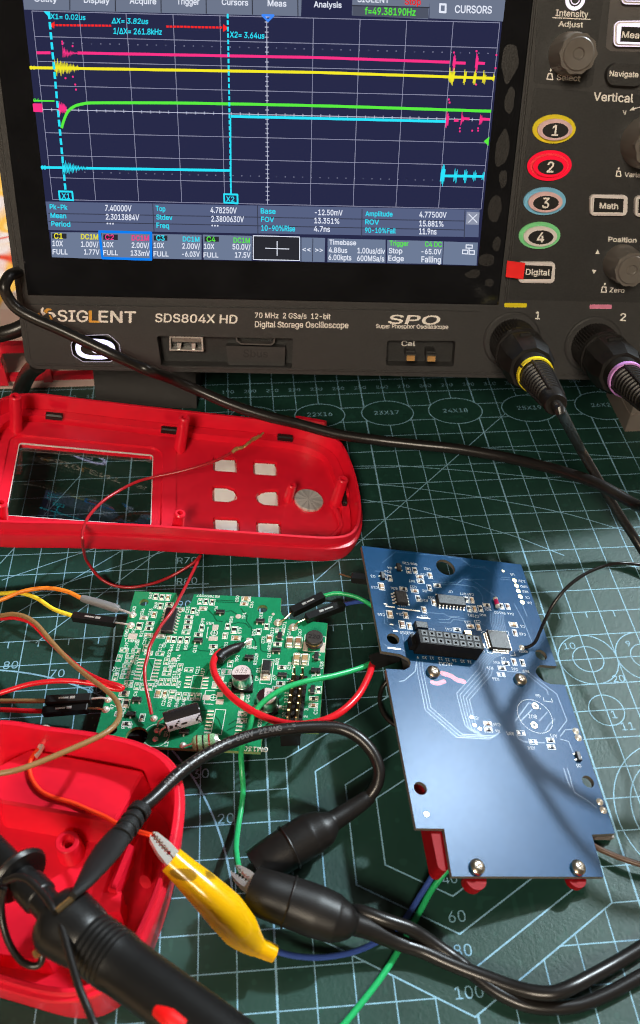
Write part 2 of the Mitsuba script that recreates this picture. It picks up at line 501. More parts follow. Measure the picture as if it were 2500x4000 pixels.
# ---------------------------------------------------------------- the oscilloscope (frame SCOPE: u right, v up, w out of the front panel)
SC = 'oscilloscope'
tag(SC, 'dark grey oscilloscope with lit waveform screen and a row of numbered oval buttons', 'oscilloscope')
U0, U1, V0, V1 = -14.8, 297.0, -42.6, 112.0
face = rrect(U0, V0, U1, V1, 5)
usb = Polygon([(35.96, -28.75), (87.44, -28.58), (87.04, -40.14), (37.01, -40.25)]).buffer(-0.6).buffer(0.6)
cal = Polygon([(123.01, -28.64), (149.02, -28.3), (149.16, -38.36), (123.17, -38.48)]).buffer(-1).buffer(1)
power_slot = Polygon([(5.87, -29.27), (17.96, -28.63), (21.61, -32.22), (21.68, -36.21), (17.55, -39.02), (7.29, -39.23), (3.66, -36.58), (3.4, -32.59)]).buffer(-1.5).buffer(1.5)
glass = rrect(-10.5, -14.2, 163.6, 104, 1.2)
front = face.difference(unary_union([usb, cal, power_slot]))
skin = extrude(front, -7, 0)
edge = rim(np.array(face.exterior.coords)[:-1][::-1] if not face.exterior.is_ccw else np.array(face.exterior.coords)[:-1], [(0.0, -8), (0.0, -1.6), (1.6, 0.25), (2.2, 0.25), (2.2, -8)])
# a bar under the screen that carries the lettering, one step proud
bar = Polygon([(-10.73, -17.6), (157.54, -16.78), (154.34, -25.03), (152.63, -25.36), (-7.19, -25.92), (-7.99, -24.67)])
put(SC + '__housing', cat(skin, edge, extrude(bar.buffer(-0.5).buffer(0.5), 0, 0.5), extrude(face.buffer(-1.0), -140, -15), extrude(face.buffer(-3), -15, -7.5)), 'scope_grey', SCOPE, smooth=25)
put(SC + '__screen_glass', bevel_box(174.1, 118.2, 0.7, 0.4), 'glass_black', local(SCOPE, 76.55, 44.9, 0.0), smooth=False)
# control area: grained dark sheets
ctl1 = Polygon([(164.78, 88.47), (186.15, 87.89), (186.65, 59.96), (185.64, 59.24), (167.91, 60.09), (166.97, 60.69)])
ctl2 = Polygon([(167.3, 58.23), (168.08, 58.78), (220.67, 56.66), (229.65, -12.31), (168.01, -12.16), (166.47, -11.24)])
put(SC + '__control_sheet', extrude(ctl1.buffer(-0.6).buffer(0.6), 0, 0.25), 'scope_dark', SCOPE, smooth=False)
put(SC + '__control_sheet', extrude(ctl2.buffer(-0.6).buffer(0.6), 0, 0.25), 'scope_dark', SCOPE, smooth=False)
key_bay = Polygon([(188.02, 90.39), (220.2, 89.7), (217.82, 70.01), (191.08, 70.17), (189.21, 71.25)])
put(SC + '__control_sheet', extrude(key_bay.buffer(-0.6).buffer(0.6), 0, 0.2), 'scope_mid', SCOPE, smooth=False)
# ridges between the screen and the controls
put(SC + '__ridge', extrude(strokes([[(164.21, 88.46), (165.93, -13.16)], [(164.86, 88.47), (166.7, -13.14)]], 0.5), 0, 0.7), 'scope_grey', SCOPE)

# the lit screen: flat emitting print in the plane of the glass
Z = 0.72


def glow(key, mesh, rgb, weight=0.02):
    key = number(SC + '__display' + ('__' + key if key else ''))
    scene[key] = ply(placed(mesh, SCOPE), {'type': 'diffuse', 'reflectance': {'type': 'rgb', 'value': [0.005, 0.005, 0.005]}}, smooth=False)
    scene[key]['emitter'] = {'type': 'area', 'radiance': {'type': 'rgb', 'value': list(rgb)}, 'sampling_weight': weight}


def glow_words(key, items, rgb):
    for w in items:
        glow(key, lettering([w], Z + .09, True), rgb, 0.004)


def quad(p):
    return Polygon(p)


glow('', flat(sbox(0, 0, 154.3, 88.5), Z), (0.0165, 0.0195, 0.064), 0.6)
GC = np.array([(2.81, 77.41), (153.72, 77.62), (153.35, 19.7), (2.37, 19.85)])
gu0, gu1, gv0, gv1 = (GC[0][0] + GC[3][0]) / 2, (GC[1][0] + GC[2][0]) / 2, (GC[2][1] + GC[3][1]) / 2, (GC[0][1] + GC[1][1]) / 2


def gp(x, y):
    return gu0 + (gu1 - gu0) * x / 10, gv1 - (gv1 - gv0) * y / 8


dash = lambda a, b, on, off: [[tuple(np.array(a) + (np.array(b) - a) * t0 / L), tuple(np.array(a) + (np.array(b) - a) * min(1, (t0 + on) / L))] for L in [np.linalg.norm(np.array(b) - a)] for t0 in np.arange(0, L, on + off)]  # noqa: E731
glines = []
for k in range(0, 11):
    if k != 5:
        glines.append([gp(k, 0), gp(k, 8)])
for k in range(0, 9):
    if k != 4:
        glines.append([gp(0, k), gp(10, k)])
put_dots = [[gp(0.2 * k, 6.72), gp(0.2 * k + 0.02, 6.72)] for k in range(2, 46)] + [[gp(0.2 * k, 1.23), gp(0.2 * k + 0.02, 1.23)] for k in range(3, 50)]
glow('grid', flat(unary_union([strokes(glines, 0.20), strokes(put_dots, 0.3)]), Z + .03), (0.30, 0.31, 0.44))
axes = [[gp(5, 0), gp(5, 8)], [gp(0, 4), gp(10, 4)]] + [[gp(0.2 * k, 3.93), gp(0.2 * k, 4.07)] for k in range(50)] + [[gp(4.96, .2 * k), gp(5.04, .2 * k)] for k in range(40)]
glow('grid_axis', flat(strokes(axes, 0.26), Z + .04), (0.50, 0.52, 0.66))
glow('header_bar', flat(unary_union([quad([(0.16, 77.85), (89.14, 77.94), (89.25, 82.54), (0.21, 82.7)]), quad([(105.53, 78.59), (130.29, 78.05), (130.47, 84.17), (105.47, 84.33)]), quad([(130.6, 78.27), (154.52, 77.93), (154.64, 85.41), (130.31, 86.29)])]), Z + .02), (0.15, 0.18, 0.26))
glow('header_line', flat(strokes([[(15.33, 83.04), (14.8, 78.03)], [(29.78, 83), (29.44, 77.99)], [(44.34, 83.33), (44.11, 77.96)], [(58.74, 83.29), (58.63, 77.99)], [(73.49, 83.26), (73.5, 78.03)], [(88.01, 83.23), (88.15, 77.99)], [(105.42, 81.33), (130.37, 81.3)]], 0.35), Z + .045), (0.035, 0.04, 0.06))
glow('measure_panel', flat(quad([(0.03, 19.03), (153.01, 19.52), (153.61, 10.11), (-0.02, 9.35)]), Z + .02), (0.092, 0.118, 0.225))
glow('channel_panel', flat(unary_union([quad([(0.63, 8.65), (18.54, 8.85), (17.89, -0.41), (0.07, -0.15)]), quad([(18.74, 9.04), (36.46, 9.06), (35.88, -0.04), (18.11, 0.05)]), quad([(36.81, 8.8), (54.39, 8.81), (54.05, 0.16), (36.63, 0.16)]), quad([(54.85, 8.91), (72.45, 8.84), (72.15, 0.18), (54.89, 0.18)]), quad([(89.62, 8.67), (98.63, 8.68), (98.65, 0.19), (89.72, 0.18)]),
                                            quad([(99.55, 8.52), (120.36, 8.51), (120.73, 0.29), (99.67, 0.21)]), quad([(120.92, 8.44), (141.04, 8.41), (141.35, 0.35), (121.29, 0.3)]), quad([(141.32, 8.33), (153.62, 8.23), (153.89, 0.16), (141.64, 0.27)])]), Z + .025), (0.15, 0.195, 0.30))
glow('panel_line', flat(strokes([[(0.47, 15.06), (148.2, 15.57)], [(0.32, 12.26), (148.22, 12.49)], [(37.64, 19.05), (37.49, 9.43)], [(74.48, 19.23), (74.56, 9.33)], [(111.44, 18.89), (111.67, 9.22)], [(147.85, 19.23), (148.5, 9.55)], [(89.99, 8.68), (90.09, 0.19)], [(94.22, 8.41), (94.27, 0.28)]], 0.3), Z + .045), (0.035, 0.042, 0.075))
glow('selected_channel', flat(quad([(18.02, 9.2), (36.37, 9.14), (35.77, -0.22), (18.29, -0.04)]).exterior.buffer(0.45), Z + .05), (0.0, 0.21, 0.9))
glow('dark_tag', flat(unary_union([quad([(1.13, 8.22), (6.24, 8.24), (6.05, 6.46), (0.92, 6.44)]), quad([(19.3, 8.25), (24.52, 8.27), (24.36, 6.4), (19.14, 6.38)]), quad([(37.33, 8.28), (42.18, 8.29), (42.08, 6.5), (37.21, 6.49)]), quad([(55.47, 8.3), (60.6, 8.32), (60.55, 6.53), (55.4, 6.52)]), quad([(72.91, 8.94), (89.43, 8.84), (89.53, 0.54), (72.8, 0.56)])]), Z + .05), (0.02, 0.021, 0.03))
glow('close_tag', flat(quad([(148.53, 18.73), (153.1, 18.65), (153.18, 14.36), (148.59, 14.44)]), Z + .045), (0.27, 0.30, 0.40))
glow('signal_panel', flat(unary_union([quad([(105.59, 81.33), (130.11, 81.44), (130.19, 78.26), (105.7, 78.45)])]), Z + .03), (0.075, 0.088, 0.13))

CY, YE, GN, PK, WH, RD = (0.02, 0.78, 0.98), (0.90, 0.82, 0.02), (0.10, 0.85, 0.05), (0.95, 0.03, 0.24), (0.80, 0.84, 0.95), (0.95, 0.02, 0.02)


def noisy(p, amp, seed, n=34, decay=0.0, shift=0.0):
    """A jagged burst of ringing between two panel points, amp in millimetres."""
    r = np.random.default_rng(seed)
    a, b = np.array(p[0]), np.array(p[1])
    t = np.linspace(0, 1, n)
    y = 0.72 * amp * np.exp(-decay * t) * (0.35 + 0.65 * r.random(n)) * np.where(np.arange(n) % 2, 1, -1) + shift
    return [(a[0] + (b[0] - a[0]) * k, a[1] + (b[1] - a[1]) * k + d) for k, d in zip(t, y)]


def gpx(p):
    return [tuple(q) for q in p]


pk = strokes([[(2.6, 65.59), (7.22, 65.69)], [(16.03, 65.81), (95.53, 66.2), (138.28, 65.78)], [(139.73, 65.66), (143.64, 65.59)], [(147.02, 65.74), (150, 65.66)], [(141.31, 48.23), (142.87, 48.26)], [(143.86, 48.92), (146.57, 48.82)], [(149.96, 48.89), (153.45, 48.81)]], 0.85)
pk = unary_union([pk, strokes([noisy([(11.15, 65.63), (17.11, 65.76)], 2.4, 1, 26, 2.5), noisy([(7.9, 49.3), (10.62, 49.04)], 3.2, 2, 22, 1.0), noisy([(139.38, 65.8), (140.23, 65.75)], 3.5, 3, 8), noisy([(146.85, 65.74), (147.7, 65.76)], 3.4, 8, 8), noisy([(138.64, 48.81), (139.52, 48.75)], 4.0, 4, 8, .5), noisy([(143.7, 48.76), (144.75, 48.7)], 3.4, 5, 8, 1.5), noisy([(149.97, 48.73), (151.02, 48.68)], 3.4, 6, 8, 1.5)], 0.22)])
pk = unary_union([pk] + [Point(q).buffer(0.35, quad_segs=2) for q in [(11.35, 68.98), (11.36, 68.31), (14.64, 67.79), (13.78, 58.73), (14.31, 56.44), (14.4, 54.9), (11.28, 58.29), (139.46, 68.66), (146.83, 69.2), (147.67, 59.34), (139.34, 53.72), (139, 54.65), (147.8, 45.16), (149.81, 45.21), (149.73, 46.01), (143.62, 44.91), (143.53, 45.88), (153.45, 68.22), (153.62, 64.37)]])
glow('pink_trace', flat(pk, Z + .07), PK)
ye = strokes([[(-0.22, 61.16), (95.62, 61.81), (153.45, 61.32)]], 0.85)
glow('yellow_trace', flat(unary_union([ye, strokes([noisy([(8.06, 61.34), (16.17, 61.37)], 3.8, 11, 36, 1.6), noisy([(138.4, 61.52), (140.28, 61.49)], 3.0, 12, 12), noisy([(143.36, 61.4), (144.21, 61.42)], 2.6, 13, 6), noisy([(146.61, 61.4), (147.46, 61.42)], 2.6, 14, 6), noisy([(149.68, 61.39), (150.71, 61.41)], 2.6, 15, 6), noisy([(153.1, 61.39), (153.62, 61.4)], 1.6, 16, 4)], 0.26)]), Z + .08), YE)
gr = [[(0.07, 51.24), (6.84, 51.31)][0], [(0.07, 51.24), (6.84, 51.31)][1]]
grc = spline([(8.32, 42.95), (9.15, 44.97), (10.44, 47.38), (11.72, 48.83), (13.73, 49.97), (15.93, 50.57), (18.2, 50.93), (24.4, 51.15), (48.47, 51.59), (95.84, 51.76), (153.61, 51.35)], n=8)
glow('green_trace', flat(unary_union([strokes([gr], 0.5), strokes([gpx(grc)], 0.9)]), Z + .075), GN)
cy = strokes([[(-0.05, 30.28), (7.11, 30.35)], [(15.51, 30.36), (65.26, 30.68)], [(65.85, 47.87), (95.93, 47.88), (138.55, 47.85)], [(138.89, 30.5), (153.28, 30.64)]], 0.85)
cur1 = dash([(8, 77.45)][0], [(7.46, 22.95)][0], 2.1, 0.8)
cur2 = dash([(65.49, 78.14)][0], [(65.26, 22.91)][0], 1.3, 0.55)
cy = unary_union([cy, strokes(cur1, 0.8), strokes(cur2, 0.62), strokes([[(65.66, 47.39), (65.26, 22.91)]], 0.45), strokes([noisy([(7.2, 30.35), (16.05, 30.37)], 3.2, 21, 34, 1.8), noisy([(138.26, 30.57), (139.69, 30.51)], 4.4, 22, 10), noisy([(142.91, 30.58), (143.98, 30.6)], 3.2, 23, 6), noisy([(146.31, 30.57), (147.38, 30.59)], 3.2, 24, 6), noisy([(149.52, 30.64), (150.6, 30.66)], 3.2, 25, 6), noisy([(152.75, 30.62), (153.46, 30.64)], 2.4, 26, 4)], 0.25),
                  quad([(5.1, 22.56), (9.74, 22.49), (9.8, 19.67), (5.15, 19.83)]).exterior.buffer(0.3), quad([(62.83, 22.85), (67.5, 22.78), (67.53, 19.86), (62.84, 20.02)]).exterior.buffer(0.3), quad([(6.28, 77.55), (8.25, 77.45), (7.75, 76)])])
cyt = [('X1= 0.02us', [(8.34, 75.43), (19.56, 75.39), (8.51, 76.88)]), ('ΔX= 3.82us', [(27.93, 74.63), (39.69, 74.67), (28.22, 76.16)]), ('1/ΔX= 261.8kHz', [(28.26, 71.64), (43.99, 71.69), (28.4, 73.33)]), ('X2= 3.64us', [(65.99, 71.44), (77.26, 71.31), (66.11, 73.13)]), ('X1', [(5.91, 20.18), (8.78, 20.16), (6.01, 21.9)]), ('X2', [(63.49, 20.47), (66.37, 20.44), (63.53, 22.1)]),
       ('Pk-Pk', [(1.27, 16.55), (7.48, 16.42), (1.37, 18.2)]), ('Mean', [(1.2, 13.59), (6.72, 13.54), (1.3, 15.25)]), ('Period', [(1.15, 10.78), (7.87, 10.66), (1.25, 12.46)]), ('Top', [(38.58, 16.74), (42.01, 16.64), (38.6, 18.47)]), ('Stdev', [(38.59, 13.86), (44.3, 13.72), (38.6, 15.52)]), ('Freq', [(38.5, 10.96), (42.96, 10.88), (38.52, 12.72)]),
       ('Base', [(75.63, 16.66), (80.9, 16.59), (75.65, 18.39)]), ('FOV', [(75.7, 13.86), (80.35, 13.78), (75.71, 15.52)]), ('10-90%Rise', [(75.77, 10.77), (87.85, 10.76), (75.78, 12.63)]), ('Amplitude', [(112.72, 16.57), (122.37, 16.6), (112.65, 18.23)]), ('ROV', [(112.76, 13.77), (117.7, 13.69), (112.68, 15.43)]), ('90-10%Fall', [(112.8, 10.85), (123.82, 10.82), (112.72, 12.62)]),
       ('C3', [(38.14, 6.6), (41.16, 6.57), (38.16, 8.38)]), ('DC1M', [(47.59, 6.44), (53.56, 6.39), (47.67, 8.14)]), ('C3', [(-0.3, 29.69), (1.46, 29.64), (-0.15, 30.94)])]
glow('cyan_trace', flat(cy, Z + .085), CY)
glow_words('cyan_readout', cyt, CY)
glow_words('yellow_readout', [('C1', [(1.56, 6.45), (4.67, 6.43), (1.78, 8.32)]), ('DC1M', [(11.18, 6.48), (17.31, 6.43), (11.36, 8.26)]), ('C1', [(-0.29, 60.63), (1.57, 60.67), (-0.15, 61.69)])], YE)
glow_words('pink_readout', [('C2', [(19.79, 6.48), (22.99, 6.46), (19.95, 8.26)]), ('DC1M', [(29.32, 6.41), (35.46, 6.36), (29.45, 8.2)])], PK)
glow('pink_marker', flat(quad([(-0.24, 50.14), (2.33, 50.12), (2.26, 48.07), (-0.32, 48.09)]).buffer(0.3), Z + .06), PK)
glow_words('green_readout', [('C4', [(56.14, 6.53), (59.26, 6.51), (56.2, 8.32)]), ('DC1M', [(65.79, 6.38), (71.68, 6.32), (65.83, 8.16)]), ('Trigger', [(121.86, 6.57), (128.7, 6.54), (121.76, 8.27)]), ('C4 DC', [(134.63, 6.48), (140.74, 6.43), (134.49, 8.27)]), ('f=49.38190Hz', [(109.65, 78.97), (126.07, 78.9), (109.64, 80.99)]), ('C4', [(-0.31, 50.92), (1.75, 50.97), (-0.2, 51.86)])], GN)
glow('green_marker', flat(quad([(152.09, 41.94), (153.86, 43.44), (153.83, 40.51)]), Z + .08), GN)
wht = [('7.40000V', [(20.66, 16.36), (29.97, 16.38), (20.83, 18.35)]), ('2.3013884V', [(20.67, 13.39), (32.47, 13.38), (20.84, 15.32)]), ('***', [(20.76, 11.29), (23.39, 11.26), (20.85, 12.35)]), ('4.78250V', [(57.85, 16.45), (67.1, 16.47), (57.92, 18.45)]), ('2.3800630V', [(58.02, 13.48), (69.59, 13.55), (58.09, 15.41)]), ('***', [(57.95, 11.37), (60.6, 11.34), (57.99, 12.43)]),
       ('-12.50mV', [(94.8, 16.54), (104.62, 16.57), (94.76, 18.37)]), ('13.351%', [(94.67, 13.73), (103.53, 13.66), (94.63, 15.58)]), ('4.7ns', [(94.54, 10.91), (100.32, 10.85), (94.51, 12.76)]), ('4.77500V', [(131.86, 16.54), (141.53, 16.57), (131.72, 18.46)]), ('15.881%', [(132.08, 13.47), (140.7, 13.48), (131.94, 15.4)]), ('11.9ns', [(132.19, 10.73), (138.45, 10.77), (132.04, 12.76)]),
       ('10X', [(0.72, 3.84), (4.48, 3.83), (0.93, 5.72)]), ('1.00V/', [(10.91, 3.78), (17.16, 3.73), (11.1, 5.67)]), ('FULL', [(0.48, 0.94), (5.92, 0.97), (0.68, 2.76)]), ('1.77V', [(11.75, 1.09), (17.29, 1.12), (11.92, 2.9)]), ('10X', [(18.82, 3.86), (22.59, 3.85), (18.98, 5.66)]), ('2.00V/', [(29.12, 3.81), (35.38, 3.76), (29.26, 5.69)]), ('FULL', [(18.67, 1.06), (24.02, 1.08), (18.82, 2.78)]), ('133mV', [(28.55, 1.08), (35.48, 1.05), (28.69, 2.9)]),
       ('10X', [(36.96, 3.97), (40.74, 3.96), (37.08, 5.77)]), ('2.00V/', [(47.28, 3.92), (53.64, 3.87), (47.37, 5.81)]), ('FULL', [(36.77, 0.98), (42.23, 1.01), (36.88, 2.71)]), ('-6.03V', [(47.05, 1.11), (53.44, 1.15), (47.14, 2.92)]), ('10X', [(55.03, 3.99), (58.81, 3.98), (55.1, 5.79)]), ('50.0V/', [(65.37, 4.03), (71.83, 3.98), (65.41, 5.92)]), ('FULL', [(54.82, 1), (60.2, 1.02), (54.89, 2.72)]), ('17.5V', [(66.13, 1.15), (71.79, 1.17), (66.18, 3.05)]),
       ('Timebase', [(100.16, 6.47), (109.85, 6.41), (100.11, 8.17)]), ('4.88us', [(100.05, 3.68), (106.72, 3.63), (100, 5.48)]), ('1.00us/div', [(110.43, 3.62), (120.36, 3.56), (110.35, 5.52)]), ('6.00kpts', [(100.02, 1.04), (108.3, 1.03), (99.97, 2.95)]), ('600MSa/s', [(110.36, 0.89), (120.23, 0.92), (110.28, 2.8)]), ('Stop', [(121.74, 3.86), (126.65, 3.87), (121.63, 5.67)]), ('-65.0V', [(133.53, 3.84), (140.78, 3.81), (133.4, 5.64)]),
       ('Edge', [(121.7, 1.22), (127.39, 1.16), (121.6, 3.04)]), ('Falling', [(133.74, 0.93), (140.84, 0.89), (133.59, 3.02)]), ('Utility', [(3.74, 80.22), (11.02, 80.17), (3.87, 81.93)]), ('Display', [(19.54, 80.22), (27.74, 80.18), (19.71, 81.93)]), ('Acquire', [(34.15, 80.32), (42.69, 80.3), (34.27, 81.97)]), ('Trigger', [(49.27, 80.44), (56.5, 80.46), (49.35, 82.16)]), ('Cursors', [(63.66, 80.62), (72.13, 80.59), (63.71, 82.26)]), ('Meas', [(78.39, 80.59), (84.41, 80.57), (78.4, 82.3)]),
       ('Analysis', [(93.23, 80.63), (102.15, 80.61), (93.2, 82.27)]), ('SIGLENT', [(107.19, 82.37), (117.42, 82.31), (107.13, 83.94)]), ('CURSORS', [(138.67, 80.04), (150.62, 80.09), (138.57, 82.13)]), ('<<', [(90.51, 3.84), (93.47, 3.81), (90.49, 5.46)]), ('>>', [(95.14, 3.75), (98.01, 3.72), (95.11, 5.38)])]
glow_words('white_readout', wht, WH)
glow('white_symbol', flat(strokes([[(77.1, 4.64), (85.78, 4.55)], [(81.44, 7.24), (81.44, 2.1)]], 0.3), Z + .08), WH)
glow('white_symbol', flat(strokes([[(149.24, 18.05), (152.55, 15.14)], [(152.26, 17.93), (149.44, 15.07)]], 0.3), Z + .08), WH)
glow('white_symbol', flat(quad([(133.76, 82.31), (135.58, 82.28), (135.68, 80.12), (133.86, 80.15)]).exterior.buffer(.3), Z + .08), WH)
glow('white_symbol', cat(flat(unary_union([strokes([[(149.46, 7.33), (151.68, 7.29), (151.7, 6.21), (149.47, 6.25), (149.46, 7.33)], [(148.34, 5.51), (150.2, 5.46), (150.23, 4.19), (148.36, 4.24), (148.34, 5.51)], [(150.76, 5.38), (152.62, 5.33), (152.66, 4.06), (150.79, 4.11), (150.76, 5.38)], [(150.59, 6.19), (150.65, 5.56)]], 0.35),
          quad([(72.91, 8.94), (89.43, 8.84), (89.53, 0.54), (72.8, 0.56)]).exterior.buffer(0.15)]), Z + .08)), WH)
glow_words('red_readout', [('Stop', [(122.39, 81.99), (127.59, 81.96), (122.27, 83.84)])], RD)
glow('red_arrow', cat(flat(unary_union([strokes(dash([(8.64, 73.69)][0], [(27.7, 73.89)][0], 0.9, 0.25), 0.6), strokes(dash([(45.45, 74.07)][0], [(64.56, 74.2)][0], 0.9, 0.25), 0.6), quad([(7.64, 73.67), (9.58, 74.73), (9.18, 72.68)]), quad([(65.72, 74.07), (63.92, 75.2), (63.86, 72.86)])]), Z + .08)), RD)
glow('trigger_marker', flat(quad([(76.73, 77.95), (80.2, 77.96), (78.46, 76.4)]).exterior.buffer(0.35), Z + .08), (0.05, 0.25, 0.95))

# faint grease marks on the glass beside the screen
sm = []
for u, v, a, b in [(158.2, 66, 2.6, 5.5), (159.5, 55, 1.6, 4), (158.8, 40, 2.2, 6), (160.2, 30, 1.4, 3), (158.5, 20, 2.6, 4.5), (160.5, 8, 1.5, 2.5), (157.6, 2, 2.8, 2.2), (153, -3, 2.6, 1.6), (159.2, -6, 1.8, 1.5)]:
    t = np.linspace(0, 2 * np.pi, 26, endpoint=False)
    w = 0.7 + 0.6 * np.array([meshkit.noise(np.array([math.cos(q) * 1.5 + u, math.sin(q) * 1.5 + v, 0.3])) for q in t])
    sm.append(Polygon(np.column_stack([u + a * w * np.cos(t), v + b * w * np.sin(t)])))
mat('grease', (0.0105, 0.010, 0.0105), 0.4)
for g in sm:
    put(SC + '__grease_mark', flat(g.difference(sbox(-1, -1, 154.4, 89)), 0.705), 'grease', SCOPE, smooth=False)

# lettering of the panel
pw = [('SDS804X HD', [(35.73, -23.18), (66.47, -23.12), (36.02, -19.98)]), ('70 MHz  2 GSa/s  12-bit', [(73.12, -20.85), (101.36, -20.75), (73.14, -18.82)]), ('Digital Storage Oscilloscope', [(73.08, -24.35), (108.19, -24.02), (73.1, -22.11)]), ('Super Phosphor Oscilloscope', [(118.5, -23.8), (145.69, -23.53), (118.42, -22.24)])]
sig = [('SIG', [(-0.62, -23.64), (10.74, -23.69), (-0.14, -19.39)]), ('ENT', [(14.65, -23.71), (28.61, -23.71), (15.05, -19.36)])]
for w in pw + sig + [('SPO', [(122.64, -21.96), (141.89, -21.95), (123.6, -18.64)])]:
    put(SC + '__panel_lettering', lettering([w], 0.54), 'print_white', SCOPE, smooth=False)
put(SC + '__panel_lettering', lettering([('L', [(11.01, -23.79), (15.22, -23.8), (11.43, -19.43)])], 0.54), 'print_orange', SCOPE, smooth=False)
petals = lambda pts, w: sweep(np.array([(a, b, 0.52) for a, b in spline(pts, n=6)]), np.linspace(w, w * 0.4, (len(pts) - 1) * 6 + 1), 6, 0.15)  # noqa: E731
put(SC + '__panel_logo', cat(petals([(-5.21, -21.32), (-6.01, -20.08), (-5.36, -18.63)], 0.7), petals([(-1.39, -22.01), (-2.11, -20.87), (-3.69, -20.52)], 0.7), petals([(-5.31, -22.96), (-4.82, -23.63), (-4.07, -23.81)], 0.6)), 'print_white', SCOPE)
put(SC + '__panel_logo', cat(petals([(-4.82, -20.44), (-3.84, -19.37), (-2.41, -19.34)], 0.7), petals([(-3.07, -23.4), (-2.86, -22.43), (-3.42, -21.47)], 0.6), petals([(-7.52, -20.79), (-6.88, -21.74), (-5.77, -22)], 0.5)), 'print_orange', SCOPE)
cw = [('Intensity', [(171.42, 79.9), (182.03, 79.7), (171.33, 81.7)]), ('Adjust', [(172.76, 76.94), (180.81, 76.83), (172.71, 78.47)]), ('Select', [(174.42, 61.31), (182.34, 61.1), (174.35, 63)]), ('Vertical', [(187.73, 55.4), (201.22, 55.06), (187.49, 57.97)]), ('V', [(198.42, 51.29), (199.74, 51.24), (198.18, 52.64)]), ('Variable', [(202.48, 31.52), (211.67, 31.38), (202.3, 33.03)]),
      ('Position', [(200.58, 9.49), (210.8, 9.35), (200.38, 11.19)]), ('Zero', [(204.03, -8.57), (209.68, -8.73), (203.93, -6.88)]), ('1', [(177.99, -19.16), (179.73, -19.22), (177.8, -16.27)]), ('2', [(209.81, -19.18), (212.04, -19.23), (209.58, -16.28)])]
tri = unary_union([quad([(196.57, 5.07), (198.17, 5.02), (197.23, 6.72)]), quad([(196.28, -0.61), (197.98, -0.67), (197.29, -2.16)]), strokes([[(170.42, 79.37), (182.95, 79.14)]], 0.28), quad([(200.29, 52.52), (201.71, 53.82), (202.17, 52.72)]), strokes([[(201.82, 53.19), (205.57, 54.06)]], 0.3)])
hand = lambda p: unary_union([quad(p).exterior.buffer(0.2), Polygon(p).buffer(-0.9)])  # noqa: E731
icons = unary_union([hand([(171.23, 61.47), (173.13, 61.36), (172.63, 63.11), (171.43, 63.16)]), quad([(171.97, 63.56), (172.48, 64.18), (172.04, 64.85), (171.8, 64.16)]), hand([(201.1, -8.63), (203.01, -8.68), (202.5, -6.81), (201.16, -6.75)]), quad([(201.67, -6.36), (202.31, -5.69), (201.82, -5.04), (201.54, -5.61)]), hand([(199.59, 31.63), (201.21, 31.58), (200.74, 33.25), (199.56, 33.31)]), quad([(199.86, 33.65), (200.4, 34.16), (200.04, 34.65), (199.68, 34.14)])])
for w in cw:
    put(SC + '__panel_lettering', lettering([w], 0.3), 'print_white', SCOPE, smooth=False)
put(SC + '__panel_symbol', flat(unary_union([tri, icons]), 0.3), 'print_white', SCOPE, smooth=False)
for c, p in (('yellow', [(165.78, -13.45), (174.17, -13.37), (174.38, -14.99), (165.97, -15.07)]), ('pink', [(197.58, -13.36), (205.89, -13.28), (206.17, -14.91), (197.84, -14.98)])):
    put(SC + '__channel_mark', flat(Polygon(p).buffer(-0.5).buffer(0.5), 0.05), 'ink_' + c, SCOPE, smooth=False)


def capsule(rx, ry, n=40, p=2.5):
    t = np.linspace(0, 2 * np.pi, n, endpoint=False)
    return np.column_stack([rx * np.sign(np.cos(t)) * np.abs(np.cos(t)) ** (2 / p), ry * np.sign(np.sin(t)) * np.abs(np.sin(t)) ** (2 / p)])


def lit_mesh(key, mesh, fr, rgb, weight=0.05, base=(0.4, 0.4, 0.4)):
    key = number(key)
    scene[key] = ply(placed(mesh, fr), {'type': 'diffuse', 'reflectance': {'type': 'rgb', 'value': list(base)}}, smooth=False)
    scene[key]['emitter'] = {'type': 'area', 'radiance': {'type': 'rgb', 'value': list(rgb)}, 'sampling_weight': weight}
    return key


